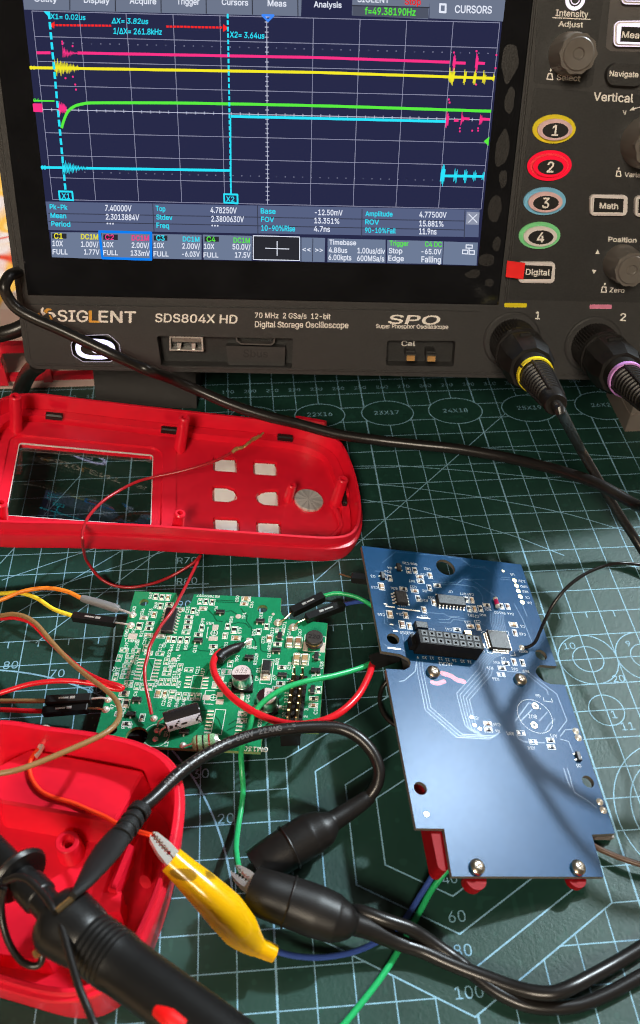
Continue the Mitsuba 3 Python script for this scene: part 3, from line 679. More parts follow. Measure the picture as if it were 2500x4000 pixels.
# numbered oval channel buttons
for n, ink, p in ((1, 'yellow', [(175.57, 46.3), (168.28, 46.15), (182.96, 46.46), (174.93, 50.82), (176.23, 41.73)]), (2, 'red', [(175.55, 34.67), (168.13, 34.51), (183, 34.66), (174.91, 39.26), (176.23, 29.85)]), (3, 'blue', [(175.58, 22.88), (168.03, 22.71), (182.99, 22.86), (174.95, 27.46), (176.24, 18.14)]), (4, 'green', [(175.36, 11.19), (167.86, 11.03), (182.73, 10.99), (174.74, 15.76), (176.01, 6.38)])):
    c = p[0]
    rx, ry = (p[2][0] - p[1][0]) / 2, (p[3][1] - p[4][1]) / 2
    b = number(SC + '__channel_button')
    f = local(SCOPE, c[0], c[1], 0)
    scene[b] = ply(placed(extrude(ellipse(0, 0, rx, ry), 0, 1.2), f), 'ink_' + ink, smooth=30)
    dome = extrude(ellipse(0, -0.1, rx * 0.80, ry * 0.74), 0, 2.6)
    if n == 2:
        put(b + '__key', dome, 'ink_red', f)
        lit_mesh(b + '__glow', cat(flat(ellipse(0, -.1, rx * .80, ry * .74).difference(ellipse(0.15, -0.35, rx * 0.60, ry * 0.52)), 2.66), flat(ellipse(0, 0, rx * .97, ry * .95).exterior.buffer(0.5), 1.25)), f, (0.80, 0.008, 0.03), 0.05, (0.3, 0.004, 0.01))
    else:
        put(b + '__key', dome, 'key_pink' if n < 4 else 'key_white', f)
    put(b + '__key_face', flat(ellipse(0.15, -0.35, rx * 0.60, ry * 0.52), 2.68), 'key_black', f, smooth=False)
    put(b + '__number', plain_text(str(n), 0.1, -0.3, ry * 0.72, z=2.73, bold=True), 'print_white', f, smooth=False)
    tag(b, f'oval button numbered {n} with a {"glowing red" if n == 2 else ink} ring')

# rectangular keys
for word, body, face_p, wp, lit in (('Math', [(191.04, 25.59), (204.17, 25.61), (205.14, 18.71), (192.16, 18.61)], [(192.35, 24.65), (202.71, 24.53), (203.16, 19.99), (192.76, 19.94)], [(194.72, 21.19), (201.25, 21.07), (194.48, 23.16)], False),
                                    ('', [(206.91, 25.5), (220.07, 25.44), (221.11, 18.52), (208.09, 18.6)], [(207.92, 24.56), (218.48, 24.44), (219.05, 19.81), (208.6, 19.94)], None, False),
                                    ('Digital', [(168.84, 1.94), (182.09, 2.12), (182.77, -5.35), (169.76, -5.53)], [(169.63, 1.11), (180.99, 0.89), (181.07, -3.69), (170.26, -3.92)], [(171.65, -2.32), (180.43, -2.42), (171.56, -0.22)], False),
                                    ('Measure', [(190.39, 78.57), (204.18, 79.02), (205.25, 71.82), (191.39, 71.82)], [(192.55, 77.23), (203.52, 77.18), (204.01, 72.95), (192.81, 72.93)], [(193.1, 74.11), (204.99, 73.93), (193.03, 75.93)], True),
                                    ('', [(190.55, 89.04), (205.45, 89.37), (205.73, 83.83), (191.97, 83.81)], [(192.23, 88.2), (204.58, 88.47), (204.82, 84.81), (192.89, 84.55)], None, True)):
    k = number(SC + '__key')
    pb = Polygon(body).buffer(-1.5).buffer(1.5)
    scene[k] = ply(placed(cat(extrude(pb, 0, 2.2), extrude(pb.buffer(-0.5), 2.2, 2.9)), SCOPE), 'key_white', smooth=30)
    if lit:
        lit_mesh(k + '__glow', cat(flat(pb.buffer(-0.45).difference(Polygon(face_p)), 2.95), flat(pb.buffer(0.25).difference(pb.buffer(-0.1)), 2.2)), SCOPE, (0.86, 0.72, 1.0))
    put(k + '__key_face', flat(Polygon(face_p), 3.0), 'key_black', SCOPE, smooth=False)
    if wp:
        put(k + '__word', lettering([(word, wp)], 3.05), 'print_white', SCOPE, smooth=False)
    if word:
        tag(k, f'{"glowing" if lit else "white rimmed"} key marked {word}')
kb = number(SC + '__key')
scene[kb] = ply(placed(extrude(Polygon([(189.97, 66.76), (202.36, 66.5), (202.74, 59.93), (190.38, 60.27)]).buffer(-3).buffer(3), 0, 3.2), SCOPE), 'scope_dark', smooth=30)
put(kb + '__word', lettering([('Navigate', [(190.96, 62.89), (200.58, 62.72), (190.85, 64.55)])], 3.26), 'print_white', SCOPE, smooth=False)
tag(kb, 'dark rounded key marked Navigate')
lit_mesh(SC + '__lit_ring', flat(ellipse(*[(177.11, 84.63)][0], 3.2, 3.1).difference(ellipse(*[(177.11, 84.63)][0], 2.0, 2.0)).union(ellipse(*[(177.11, 84.63)][0], 1.5, 1.5).difference(ellipse(*[(177.11, 84.63)][0], 1.2, 1.2))), 0.4), SCOPE, (0.9, 0.78, 1.0))


def knob(c, r, h):
    k = number(SC + '__knob')
    n = 10
    base = lathe([(0, 0), (r, 0), (r * 0.96, h * 0.55), (r * 0.86, h - 1), (0, h - 1)], 40)
    a = np.arange(n * 4) * 2 * np.pi / (n * 4)
    ro = r * (0.885 + 0.035 * np.cos(a * n / 1.0))
    crown = extrude(Polygon(np.column_stack([ro * np.cos(a), ro * np.sin(a)])), h - 4, h - 0.3)
    f = local(SCOPE, c[0], c[1], 0)
    scene[k] = ply(placed(cat(base, crown), f), 'knob_grey', smooth=35)
    put(k + '__cap', lathe([(r * .74, h - 1), (r * .74, h + .2), (r * .70, h + .5), (r * .28, h + .35), (r * .24, h - .2), (r * .1, h - .6), (0, h - .65)], 40), 'knob_grey', f, smooth=40)
    return k


tag(knob([(177.28, 69.12)][0], 6.6, 13), 'round grey knob under the Intensity lettering')
tag(knob([(206.51, 2.18)][0], 6.6, 13), 'round grey knob under the Position lettering')
tag(knob([(207.71, 42.81)][0], 8.6, 14), 'large grey knob cut by the right edge')

# sockets in the chin of the panel
put(SC + '__socket_recess', extrude(usb.buffer(0.3), -7.2, -6.2), 'scope_dark', SCOPE)
uo = [(40.46, -29.13), (53.07, -29.27), (53.15, -34.87), (40.16, -34.74)]
ub = Polygon(uo)
uk = put(SC + '__usb_socket', extrude(ub.difference(ub.buffer(-0.55)), -6, -1.6), 'silver', SCOPE)
put(uk + '__tongue', extrude(Polygon([(41.41, -29.51), (52.48, -29.58), (52.41, -31.47), (41.31, -31.5)]), -6, -2.2), 'foot_tan', SCOPE)
put(uk + '__contact', cat(*[extrude(Polygon(q), -4, -2) for q in ([(43.23, -31.86), (44.79, -31.83), (44.49, -34.04), (43.32, -34.07)], [(48.68, -31.95), (50.24, -31.92), (49.96, -34.13), (48.78, -34.16)])]), 'silver', SCOPE)
hk = Polygon([(65.52, -28.62), (80.68, -28.7), (80.39, -30.9), (79.12, -31.93), (67.6, -31.86), (65.87, -30.6)])
put(SC + '__sbus_socket', extrude(hk.difference(hk.buffer(-0.5)), -6, -1.6), 'scope_mid', SCOPE)
put(SC + '__sbus_block', extrude(Polygon([(61.73, -32.68), (84.4, -32.82), (84.23, -40.33), (62.51, -40.37)]), -6.5, -2.4), 'scope_grey', SCOPE)
put(SC + '__sbus_lettering', cat(lettering([('Sbus', [(68.27, -36.88), (77.71, -36.89), (68.32, -34.05)])], -2.35, True), lettering([('USB', [(54.97, -35.03), (59.33, -35.05), (55.05, -32.8)])], -6.1)), 'scope_dark', SCOPE, smooth=False)
put(SC + '__socket_recess', extrude(cal.buffer(0.3), -7.2, -6.2), 'scope_dark', SCOPE)
for q, c in (([(129.31, -32.69), (134.36, -32.58), (134.96, -35.58), (129.7, -35.69)], 0), ([(137.3, -32.92), (141.94, -32.63), (142.76, -35.42), (137.72, -35.92)], 0)):
    tb = number(SC + '__test_tab')
    m = np.array(q)
    cx, cyy = m.mean(0)
    scene[tb] = ply(placed(cat(box(cx - 1.7, cyy - 1.0, -6, cx + 1.7, cyy + 1.8, 0.6), box(cx - 1.9, cyy - 1.5, 0.6, cx + 1.9, cyy + 1.3, 2.6)), SCOPE), 'scope_grey', smooth=30)
    put(tb + '__metal_tip', box(cx - 1.5, cyy - 1.3, 2.6, cx + 1.5, cyy + 0.7, 3.3), 'copper', SCOPE)
put(SC + '__test_lettering', lettering([('Cal', [(129.21, -32.49), (134.56, -32.38), (129.08, -30.47)])], -6.1), 'print_white', SCOPE, smooth=False)
pc = [(12.54, -34.1)][0]
put(SC + '__power_recess', extrude(power_slot.buffer(0.3), -5, -4), 'scope_mid', SCOPE)
pk_ = Polygon(np.array(capsule(7.5, 4.0, 48, 2.6)) + np.array(pc))
pi_ = Polygon(np.array(capsule(5.7, 2.45, 48, 2.4)) + np.array([pc[0] + .1, pc[1] - .1]))
lit_mesh(SC + '__power_button', flat(pk_.difference(pi_), 0.6), SCOPE, (1.35, 1.30, 2.1), 0.3)
lit_mesh(SC + '__power_button__rim_glow', flat(power_slot.buffer(0.1).exterior.buffer(0.1), 0.12), SCOPE, (0.30, 0.30, 0.48))
tag(SC + '__power_button', 'white glowing power button with a black oval centre')
put(SC + '__power_button__key_face', extrude(pk_.buffer(-.1), -4, 0.5), 'key_black', SCOPE)
lit_mesh(SC + '__power_button__icon', flat(unary_union([Point(pc).buffer(1.6).difference(Point(pc).buffer(1.05)), sbox(pc[0] - .22, pc[1] + .3, pc[0] + .22, pc[1] + 1.3)]), 0.62), SCOPE, (0.85, 0.85, 1.05))
# feet
ff = [(0.52, -62.16), (44.54, -62.2)]
put(SC + '__front_foot', box(ff[0][0], -72.5, -60, ff[1][0], -42.4, -40), 'scope_grey', SCOPE, smooth=False)
g = [(81.63, 17.04, 0), (94.91, 15.6, 0)]
bx = number('grey_block')
scene[bx] = ply(placed(cat(box(g[0][0], g[0][1], 0, g[0][0] + 30, g[0][1] + 26, 9), box(g[0][0] + .3, g[0][1] + .5, 9, g[0][0] + 30, g[0][1] + 26, 14)), WORLD), 'foot_tan', smooth=False)
tag(bx, 'small taupe block with two layers standing under the second probe plug at the right edge', 'block')

# ---------------------------------------------------------------- probe plugs on the oscilloscope, with their cables


CABLE2 = [(46, -76, 80), (49, -88, 80), (51, -100, 78), (53, -112, 74), (54, -124, 69), (54, -135, 62), (60, -148, 55), (82, -158, 44), (115, -150, 26), (150, -130, 8), (200, -110, 1.8), (250, -105, 1.8)]


def probe_plug(key, at, ink, gap):
    f = local(SCOPE, at[0], at[1], 0.3)
    put(key + '__flange', lathe([(0, 0), (10.8, 0), (10.8, .5), (10.2, .9), (0, .9)], 48), 'scope_grey', f)
    n = 48
    a = np.arange(n * 2) * np.pi / n
    r = np.where(np.arange(n * 2) % 2, 8.7, 8.15)
    put(key + '__knurled_ring', cat(extrude(Polygon(np.column_stack([r * np.cos(a), r * np.sin(a)])), 1, 14), lathe([(0, 14), (9.0, 14), (9.15, 15), (9.0, 16.5), (0, 16.5)], 48)), 'black_rubber', f, smooth=20)
    k = 10
    a = np.arange(k) * 2 * np.pi / k + 0.2
    ring = lambda r, z: np.column_stack([r * np.cos(a), r * np.sin(a), np.full(k, z)])  # noqa: E731
    body = trimesh.convex.convex_hull(np.vstack([ring(8.6, 16.5), ring(9.0, 20), ring(9.1, 30), ring(7.6, 35)]))
    put(key + '__plug_body', body, 'black_rubber', f, smooth=25)
    put(key + '__slot', box(-2.6, 8.35, 22.3, 2.6, 9.15, 24), 'key_black', f)
    prof = [(0, 34), (6.3, 34), (6.0, 39.5), (5.6, 40)]
    for q in range(9):
        z = 43.5 + q * 2.3
        r0 = 5.5 - (z - 40) * 0.072
        prof += [(r0, z), (r0 - .75, z + .3), (r0 - .75, z + 1.1), (r0 - .05, z + 1.4)]
    prof += [(3.7, 65), (3.7, 69), (3.3, 70), (1.6, 70), (0, 69)]
    put(key + '__strain_relief', lathe(prof, 32), 'black_rubber', f, smooth=35)
    put(key + '__rib', cat(*[placed(sweep(np.array([(0, 5.6, 41), (0, 4.6, 55), (0, 3.75, 65.5)]), .5, 6), trimesh.transformations.rotation_matrix(t, (0, 0, 1))) for t in (0.35, 2.0, 3.6, 5.2)]), 'black_rubber', f)
    band = lathe([(5.75, 40), (6.25, 40.1), (6.15, 42), (5.6, 42.1)], 40)
    put(key + '__colour_band', band, 'ink_' + ink, f, smooth=40)
    if gap:
        put(key + '__band_notch', placed(box(-.35, 5.7, 39.9, .35, 6.4, 42.2), trimesh.transformations.rotation_matrix(1.05, (0, 0, 1))), 'black_rubber', f)
    return f


pf = probe_plug('probe_lead', [(170.14, -27.47)][0], 'yellow', True)
tip = (pf @ np.array([0, 0, 69, 1]))[:3] * 1000
tip2 = (pf @ np.array([0, 0, 76, 1]))[:3] * 1000
put('probe_lead__cable', wire([tuple(tip), tuple(tip2)] + [(34.93, -39.11, 42), (43.41, -43.31, 30), (51.56, -49.11, 19), (58.7, -53.91, 10), (65.06, -65.14, 3), (68.1, -78.77, 1.7)], 1.7, 14), 'cable_black')
tag('probe_lead', 'black ribbed probe plug with yellow band and its cable on socket 1', 'probe lead')
pf2 = probe_plug('probe_lead_001', [(201.29, -28.51)][0], 'violet', False)
tip = (pf2 @ np.array([0, 0, 69, 1]))[:3] * 1000
tip2 = (pf2 @ np.array([0, 0, 78, 1]))[:3] * 1000
put('probe_lead_001__cable', wire([tuple(tip), tuple(tip2), *CABLE2], 1.7, 14), 'cable_black')
tag('probe_lead_001', 'black ribbed probe plug with violet band at the right edge on socket 2', 'probe lead')

# red tape stuck across the screen frame and the Digital key
tp = number('red_tape')
scene[tp] = ply(placed(extrude(Polygon([(164.27, 2.62), (170.93, 1.94), (170.93, -3.91), (164.41, -3.22)]), 3.35, 3.5), SCOPE), 'tape_red', smooth=False)
tag(tp, 'bright red square of tape stuck on the left end of the Digital key', 'tape')

# ---------------------------------------------------------------- upper half of the red case, open side up
RC = 'red_front_case'
tag(RC, 'open red plastic case half with a clear window and white keys below the oscilloscope', 'case')
out1 = smooth_outline([(-112, 66), (-95, 65.6), (-70, 65), (-40, 64.6), (-14, 64.2), (-4, 62.6), (4, 58.5), (8.5, 53), (11, 42), (12, 30), (11.6, 18), (9.5, 8), (5, 1.5), (-2, -1.2), (-12, -1.9), (-40, -1.9), (-70, -2), (-95, -3.2), (-112, -4.5), (-122, -4), (-129, 1), (-131.5, 12), (-131.5, 45), (-129, 56), (-122, 63)], 220)
if 0.5 * np.sum(out1[:, 0] * np.roll(out1[:, 1], -1) - out1[:, 1] * np.roll(out1[:, 0], -1)) < 0:
    out1 = out1[::-1]
wall = rim(out1, [(2.2, -2.8), (1.0, -2.0), (0.35, 0.2), (0.0, 4.6), (0.25, 5.6), (1.3, 5.9), (1.5, 6.3), (1.55, 9.2), (1.8, 9.7), (2.7, 9.7), (3.0, 9.2), (3.3, 0.0), (3.3, -2.8)])
inner = Polygon(inset(out1, 3.2))
win = Polygon([(-116.5, 46.24), (-67.24, 46.12), (-67.18, 9.07), (-116.59, 9.1)]).buffer(-1.2).buffer(1.2)
keys = [[(-43.94, 48.34), (-34.57, 48.84), (-34.43, 40.43), (-44.14, 40.21)], [(-28.12, 48.36), (-18.34, 48.74), (-18.75, 40.49), (-28.37, 40.17)],
        [(-44.62, 32.31), (-38.92, 32.56), (-35.82, 31.13), (-34.74, 28.65), (-35.86, 25.54), (-38.84, 23.86), (-44.83, 23.74)], [(-18.91, 32.95), (-19.19, 23.98), (-25.34, 23.86), (-27.62, 25.36), (-28.16, 28.02), (-26.69, 31.08), (-23.79, 32.52)],
        [(-44.83, 15.87), (-35, 16.23), (-35.03, 7.18), (-44.67, 6.77)], [(-28.77, 15.7), (-19.2, 16.14), (-19.61, 7.11), (-29, 6.74)]]
kp = [Polygon(k).buffer(-.9).buffer(.9) for k in keys]
floor_ = inner.difference(unary_union([win] + [k.buffer(.05) for k in kp]))
ledge = inner.difference(Polygon(inset(out1, 7.5)))
back_ledge = ledge.intersection(sbox(-140, 30, 30, 80))
frame_step = Polygon(inset(out1, 8.5)).intersection(sbox(-140, -10, -58.5, 80)).difference(win.buffer(3.6))
put(RC + '__shell', cat(wall, extrude(floor_, -2.5, 0), extrude(back_ledge.buffer(-.2), 0, 3.2), extrude(ledge.difference(back_ledge).buffer(-.5), 0, 1.3), extrude(frame_step.buffer(-1).buffer(1), 0, 0.9)), 'red_plastic', RED, smooth=32)
put(RC + '__window', flat(win.buffer(1.0), -2.0), 'window_pane', RED, smooth=False)
put(RC + '__window_edge', extrude(win.buffer(.06).difference(win.buffer(-.22)), -.6, .04), 'key_white', RED, smooth=False)
for k in kp:
    put(RC + '__key', cat(extrude(k.buffer(0.8), -2.9, -2.55), extrude(k.buffer(-.9), -2.55, -0.7)), 'white_silicone', RED, smooth=30)
for b, h, r in (([(-118.32, 52.28)][0], 17.5, 2.1), ([(-57.15, 50.39)][0], 17.0, 2.1), ([(-58.09, 6.24)][0], 11.0, 2.0), ([(2.81, 27.04)][0], 14.5, 2.1), ([(-15.58, 27.78)][0], 8.5, 1.7), ([(-117.33, 5.79)][0], 10, 2.0)):
    put(RC + '__screw_post', lathe([(0, 0), (r * 1.1, 0), (r, h - .4), (r - .4, h), (r * .5, h), (r * .45, h - 3), (0, h - 3)], 24), 'red_plastic', local(RED, b[0], b[1], -.1), smooth=40)
for p in [(-105.1, 58.43), (-61.61, 56.84), (-15.01, 58.97)]:
    put(RC + '__rubber_clip', bevel_box(6.2, 2.4, 2.2, .5), 'black_plastic', local(RED, p[0], p[1], 3.1, -1))
p = [(6.56, 29.01)][0]
put(RC + '__rubber_clip', bevel_box(1.8, 7, 2.2, .5), 'black_plastic', local(RED, p[0], p[1], 1.2, -4))
p = [(-7.48, 27.85)][0]
put(RC + '__steel_disc', lathe([(0, 0), (5.7, 0), (5.7, .9), (5.4, 1.1), (0, 1.1)], 48), 'brushed_steel', local(RED, p[0], p[1], .05), smooth=25)
rb = [(2.26, 24.77), (3.7, 14.99), (-1.14, 8.04)]
put(RC + '__rib', sweep(spline([(q[0], q[1], 1.2) for q in rb], n=6), 1.0, 6), 'red_plastic', RED)
p = [(-4.34, 65.84)][0]
put(RC + '__lug', bevel_box(13, 4, 3.4, 1.2), 'red_plastic', local(RED, p[0], p[1], 6.0, -6))
sp = number('cardboard_box')
scene[sp] = ply(box(-215, -55, .05, -177, 25, 24.2), 'foot_tan', smooth=False)
tag(sp, 'plain taupe box out of view propping up the open red case', 'box')

# ---------------------------------------------------------------- lower half of the red case, bottom left
RB = 'red_back_case'
tag(RB, 'deep red plastic case half under the black probe in the lower left corner', 'case')
out2 = smooth_outline([(-154, -127.5), (-140, -130.5), (-127, -133.3), (-116, -136.6), (-108.5, -140.8), (-104, -146), (-102.2, -152), (-101.9, -159), (-102.8, -167), (-104.6, -175), (-107.6, -184), (-111.6, -193), (-116.5, -199.2), (-123, -202), (-131, -201.7), (-143, -198), (-165, -190), (-182, -180), (-190, -160), (-188, -140), (-178, -128)], 200)
if 0.5 * np.sum(out2[:, 0] * np.roll(out2[:, 1], -1) - out2[:, 1] * np.roll(out2[:, 0], -1)) < 0:
    out2 = out2[::-1]
wall2 = rim(out2, [(6.5, 0.3), (4.6, 1.0), (3.4, 3.0), (1.6, 14), (0.3, 24), (0.0, 26.3), (0.3, 26.9), (1.2, 27.0), (1.35, 27.9), (1.6, 28.4), (2.5, 28.4), (2.8, 27.9), (3.2, 24), (4.4, 12), (6.2, 3.2), (6.5, 2.5)])
fl2 = Polygon(inset(out2, 6.0))
bt = [(-146.19, -133.51, 20), (-117.15, -142.13, 20), (-114.2, -142.33, 20), (-120.93, -156.42, 20), (-151.99, -148.61, 20), (-157.55, -140.06, 20)]
blk = Polygon([(q[0], q[1]) for q in bt]).buffer(-.8).buffer(.8)
parts = [wall2, extrude(fl2, 0.3, 3.0)]
loops = []
for z, k in ((3.0, 2.4), (19.2, 0.3), (20.0, -0.4)):
    loops.append((z, k))
hull = trimesh.convex.convex_hull(np.vstack([np.column_stack([np.array(blk.buffer(k).exterior.coords)[:-1], np.full(len(blk.buffer(k).exterior.coords) - 1, z)]) for z, k in loops]))
parts.append(hull)
put(RB + '__shell', cat(*parts), 'red_plastic', smooth=32)
fb = [(-158.35, -143.71, 8), (-122.94, -152.01, 8), (-121.03, -156.86, 8), (-125.58, -175.11, 8), (-136.46, -186.82, 8), (-152.71, -183.17, 8)]
put(RB + '__step', trimesh.convex.convex_hull(np.vstack([np.column_stack([np.array(Polygon([(q[0], q[1]) for q in fb]).buffer(k).exterior.coords), np.full(len(Polygon([(q[0], q[1]) for q in fb]).buffer(k).exterior.coords), z)]) for z, k in ((3.0, 1.2), (7.2, 0.2), (7.9, -.3))])), 'red_plastic', smooth=30)
for q, h, r in (([(-133.92, -159, 10)][0], 7.5, 3.2),):
    f = local(WORLD, q[0], q[1], 7.7)
    put(RB + '__screw_post', lathe([(r * 1.15, 0), (r, h - .3), (r - .3, h), (r * .62, h), (r * .55, h - 2.4), (r * .32, h - 2.5), (r * .3, h - 5), (0, h - 5)], 32), 'red_plastic', f, smooth=40)
q = [(-121.19, -175.81, 14)][0]
put(RB + '__rib', box(q[0] - 2.6, q[1] - 2.5, 3, q[0] + 2.6, q[1] + 2.5, 15), 'red_plastic', smooth=False)
for a, b, z in (([(-116.92, -162.29, 13)][0], [(-120.75, -173.5, 13)][0], 14), ([(-113.12, -157.59, 13)][0], [(-113.52, -168.72, 13)][0], 9)):
    put(RB + '__rib', sweep(np.array([(a[0], a[1], z), ((a[0] + b[0]) / 2, (a[1] + b[1]) / 2, z), (b[0], b[1], z)]), 1.5, 8, 3.0), 'red_plastic')
lg = [(-142.02, -132.31, 20.5)][0]
ring = put(RB + '__solder_tag', placed(trimesh.creation.torus(1.7, .55, 20, 8), trimesh.transformations.rotation_matrix(.7, (1, 0, 0))), 'solder', local(WORLD, lg[0], lg[1] + 2.2, 22.6))
put(RB + '__solder_tag', wire([(lg[0] - .3, lg[1] + .6, 21.6), (lg[0] - 1.2, lg[1] - 2, 21.0), (lg[0] - 2.4, lg[1] - 4, 20.7)], 1.0, 8), 'solder')

# ---------------------------------------------------------------- electronic parts (shared shapes, metres)
MM = np.diag([.001, .001, .001, 1.0])


def mm(mesh):
    return placed(mesh, MM)


SIZES = {'s': (1.7, 0.85, 0.5), 'm': (2.1, 1.25, 0.6), 'b': (3.3, 1.7, 1.3), 'r': (3.2, 1.6, 0.6)}


def chip(board, fr, x, y, rot, name, m, size, z=0.0):
    L, W, H = SIZES[size]
    f = local(fr, x, y, z, rot)
    e = L * 0.2
    b = number(f'{board}__{name}')
    scene[b] = {**proto(('chip', name, size, m), lambda: mm(bevel_box(L - 2 * e, W * .97, H * .97, .06, .03)), m, False), 'to_world': T((f @ np.diag([1000, 1000, 1000, 1.0])).tolist())}
    for s in (-1, 1):
        copy_of(b + '__terminal', proto(('term', size), lambda: mm(cat(bevel_box(e, W, H, .07, .02), placed(bevel_box(e + .3, W * 1.05, .12, .05), trimesh.transformations.translation_matrix((.15, 0, 0))))), 'solder', False), local(fr, x, y, z, rot + (180 if s < 0 else 0)) @ np.array([[1, 0, 0, L / 2 - e / 2], [0, 1, 0, 0], [0, 0, 1, 0], [0, 0, 0, 1.0]]) @ np.diag([1000, 1000, 1000, 1.0]))


def pad(board, fr, x, y, w=.85, h=.85, rot=0.0, m='solder'):
    copy_of(board + '__pad', proto(('pad', round(w, 2), round(h, 2), m), lambda: mm(bevel_box(w, h, .09, .06, .0)), m, False), local(fr, x, y, 0, rot) @ np.diag([1000, 1000, 1000, 1.0]))


def round_pad(board, fr, x, y, r, m='gold_pad'):
    copy_of(board + '__test_pad', proto(('rpad', round(r, 2), m), lambda: mm(lathe([(r, 0), (r, .06), (r * .9, .1), (0, .1)], 24)), m, 30), local(fr, x, y, 0) @ np.diag([1000, 1000, 1000, 1.0]))


def transistor(board, fr, x, y, rot):
    b = number(board + '__transistor')
    f = local(fr, x, y, 0, rot)
    g = f @ np.diag([1000, 1000, 1000, 1.0])
    scene[b] = {**proto('sot', lambda: mm(bevel_box(2.9, 1.35, 1.0, .15, .1)), 'chip_black', False), 'to_world': T(g.tolist())}
    for k, (lx, ly) in enumerate(((-.95, -1.0), (.95, -1.0), (0, 1.0))):
        copy_of(b + '__lead', proto('sotlead', lambda: mm(cat(cbox(.42, .7, .14), box(-.21, -.1, 0, .21, .25, .45))), 'solder', False), local(fr, x, y, 0, rot) @ np.array([[1, 0, 0, lx], [0, 1, 0, ly], [0, 0, 1, 0], [0, 0, 0, 1.0]]) @ np.diag([1, 1 if ly < 0 else -1, 1, 1.0]) @ np.diag([1000, 1000, 1000, 1.0]))


def package(board, fr, x, y, rot, bw, bl, h, nside, pitch, span, label=None):
    """A two-row integrated circuit; bl along the rows."""
    b = number(board + '__integrated_circuit')
    f = local(fr, x, y, 0, rot)
    scene[b] = ply(placed(bevel_box(bw, bl, h, .18, .15), f), 'chip_black', smooth=False)
    ls = []
    for s in (-1, 1):
        for k in range(nside):
            yy = (k - (nside - 1) / 2) * pitch
            ls.append(box(s * bw / 2, yy - .2, h * .45, s * (bw / 2 + .35), yy + .2, h * .6))
            ls.append(box(s * (bw / 2 + .3), yy - .2, .06, s * (bw / 2 + .45), yy + .2, h * .6))
            ls.append(box(s * (bw / 2 + .35), yy - .24, .03, s * span / 2, yy + .24, .2))
    put(b + '__lead_row', cat(*ls), 'solder', f, smooth=False)
    tag(b + '__lead_row', kind='stuff')
    if label:
        tag(b, label)
    return b


def solder_joint(board, fr, x, y, r, h=None):
    return put(board + '__solder_joint', lathe([(r * 1.15, 0), (r, .15), (r * .8, (h or r) * .7), (r * .35, (h or r)), (0, (h or r) * 1.02)], 16), 'solder', local(fr, x, y, 0), smooth=50)


def screw(board, fr, x, y, r=2.1):
    f = local(fr, x, y, 0, 25)
    head = lathe([(r * 1.02, 0), (r, .9), (r * .72, 1.45), (r * .4, 1.6), (0, 1.62)], 28)
    k = put(board + '__screw', head, 'screw_metal', f, smooth=35)
    put(k + '__cross_slot', cat(box(-r * .62, -.22, 1.0, r * .62, .22, 1.66), box(-.22, -r * .62, 1.0, .22, r * .62, 1.66)), 'slot_dark', f, smooth=False)


mat('screw_metal', (0.72, 0.60, 0.46), 0.27, metal=1.0)
mat('slot_dark', (0.10, 0.075, 0.055), 0.5, metal=0.4)
mat('gasket', (0.05, 0.05, 0.05), 0.6)


def silk_box(x, y, w, h, rot, t=.2):
    c, s = math.cos(math.radians(rot)), math.sin(math.radians(rot))
    tr = lambda a, b: (x + c * a - s * b, y + s * a + c * b)  # noqa: E731
    q = [(-w / 2, -h / 2), (w / 2, -h / 2), (w / 2, h / 2), (-w / 2, h / 2)]
    return LineString([tr(*p) for p in q + q[:1]]).buffer(t / 2, cap_style='flat', join_style='mitre')


# ---------------------------------------------------------------- green circuit board
GB = 'green_circuit_board'
tag(GB, 'green circuit board crowded with tiny parts, lying left of the blue board', 'circuit board')
g_out = [*[(-38.01, 32.55), (-23.45, 32.66), (-22.87, 29), (-21.89, 27.01), (-20.11, 26.43), (-18.44, 27.43), (-17.57, 29.52), (-17.36, 32.42), (12.72, 32.36), (13.1, 26.72), (13.79, 24.97), (15.93, 23.33), (29.19, 22.32), (29.09, -19.13), (12.74, -19.74), (12.3, -21.26), (12.43, -27.04), (-14.66, -27.18)], (-37.6, -27.2)]
g_holes = [ellipse(*[(-33.87, 27.81)][0], 1.55, 1.55, 24), ellipse(*[(6.87, 27.26)][0], 1.75, 1.75, 24), ellipse(*[(-25.09, -23.98)][0], 3.3, 3.3, 28), ellipse(*[(-33.14, -22.16)][0], 1.7, 1.7, 20), ellipse(*[(6.15, -22.5)][0], 1.75, 1.75, 20)]
gb = Polygon(g_out).difference(unary_union(g_holes))
put(GB + '__board', extrude(gb, -1.55, 0), 'pcb_green', GREEN, smooth=False)
put(GB + '__board_core', extrude(gb.buffer(.02), -1.4, -.15), 'pcb_edge', GREEN, smooth=False)
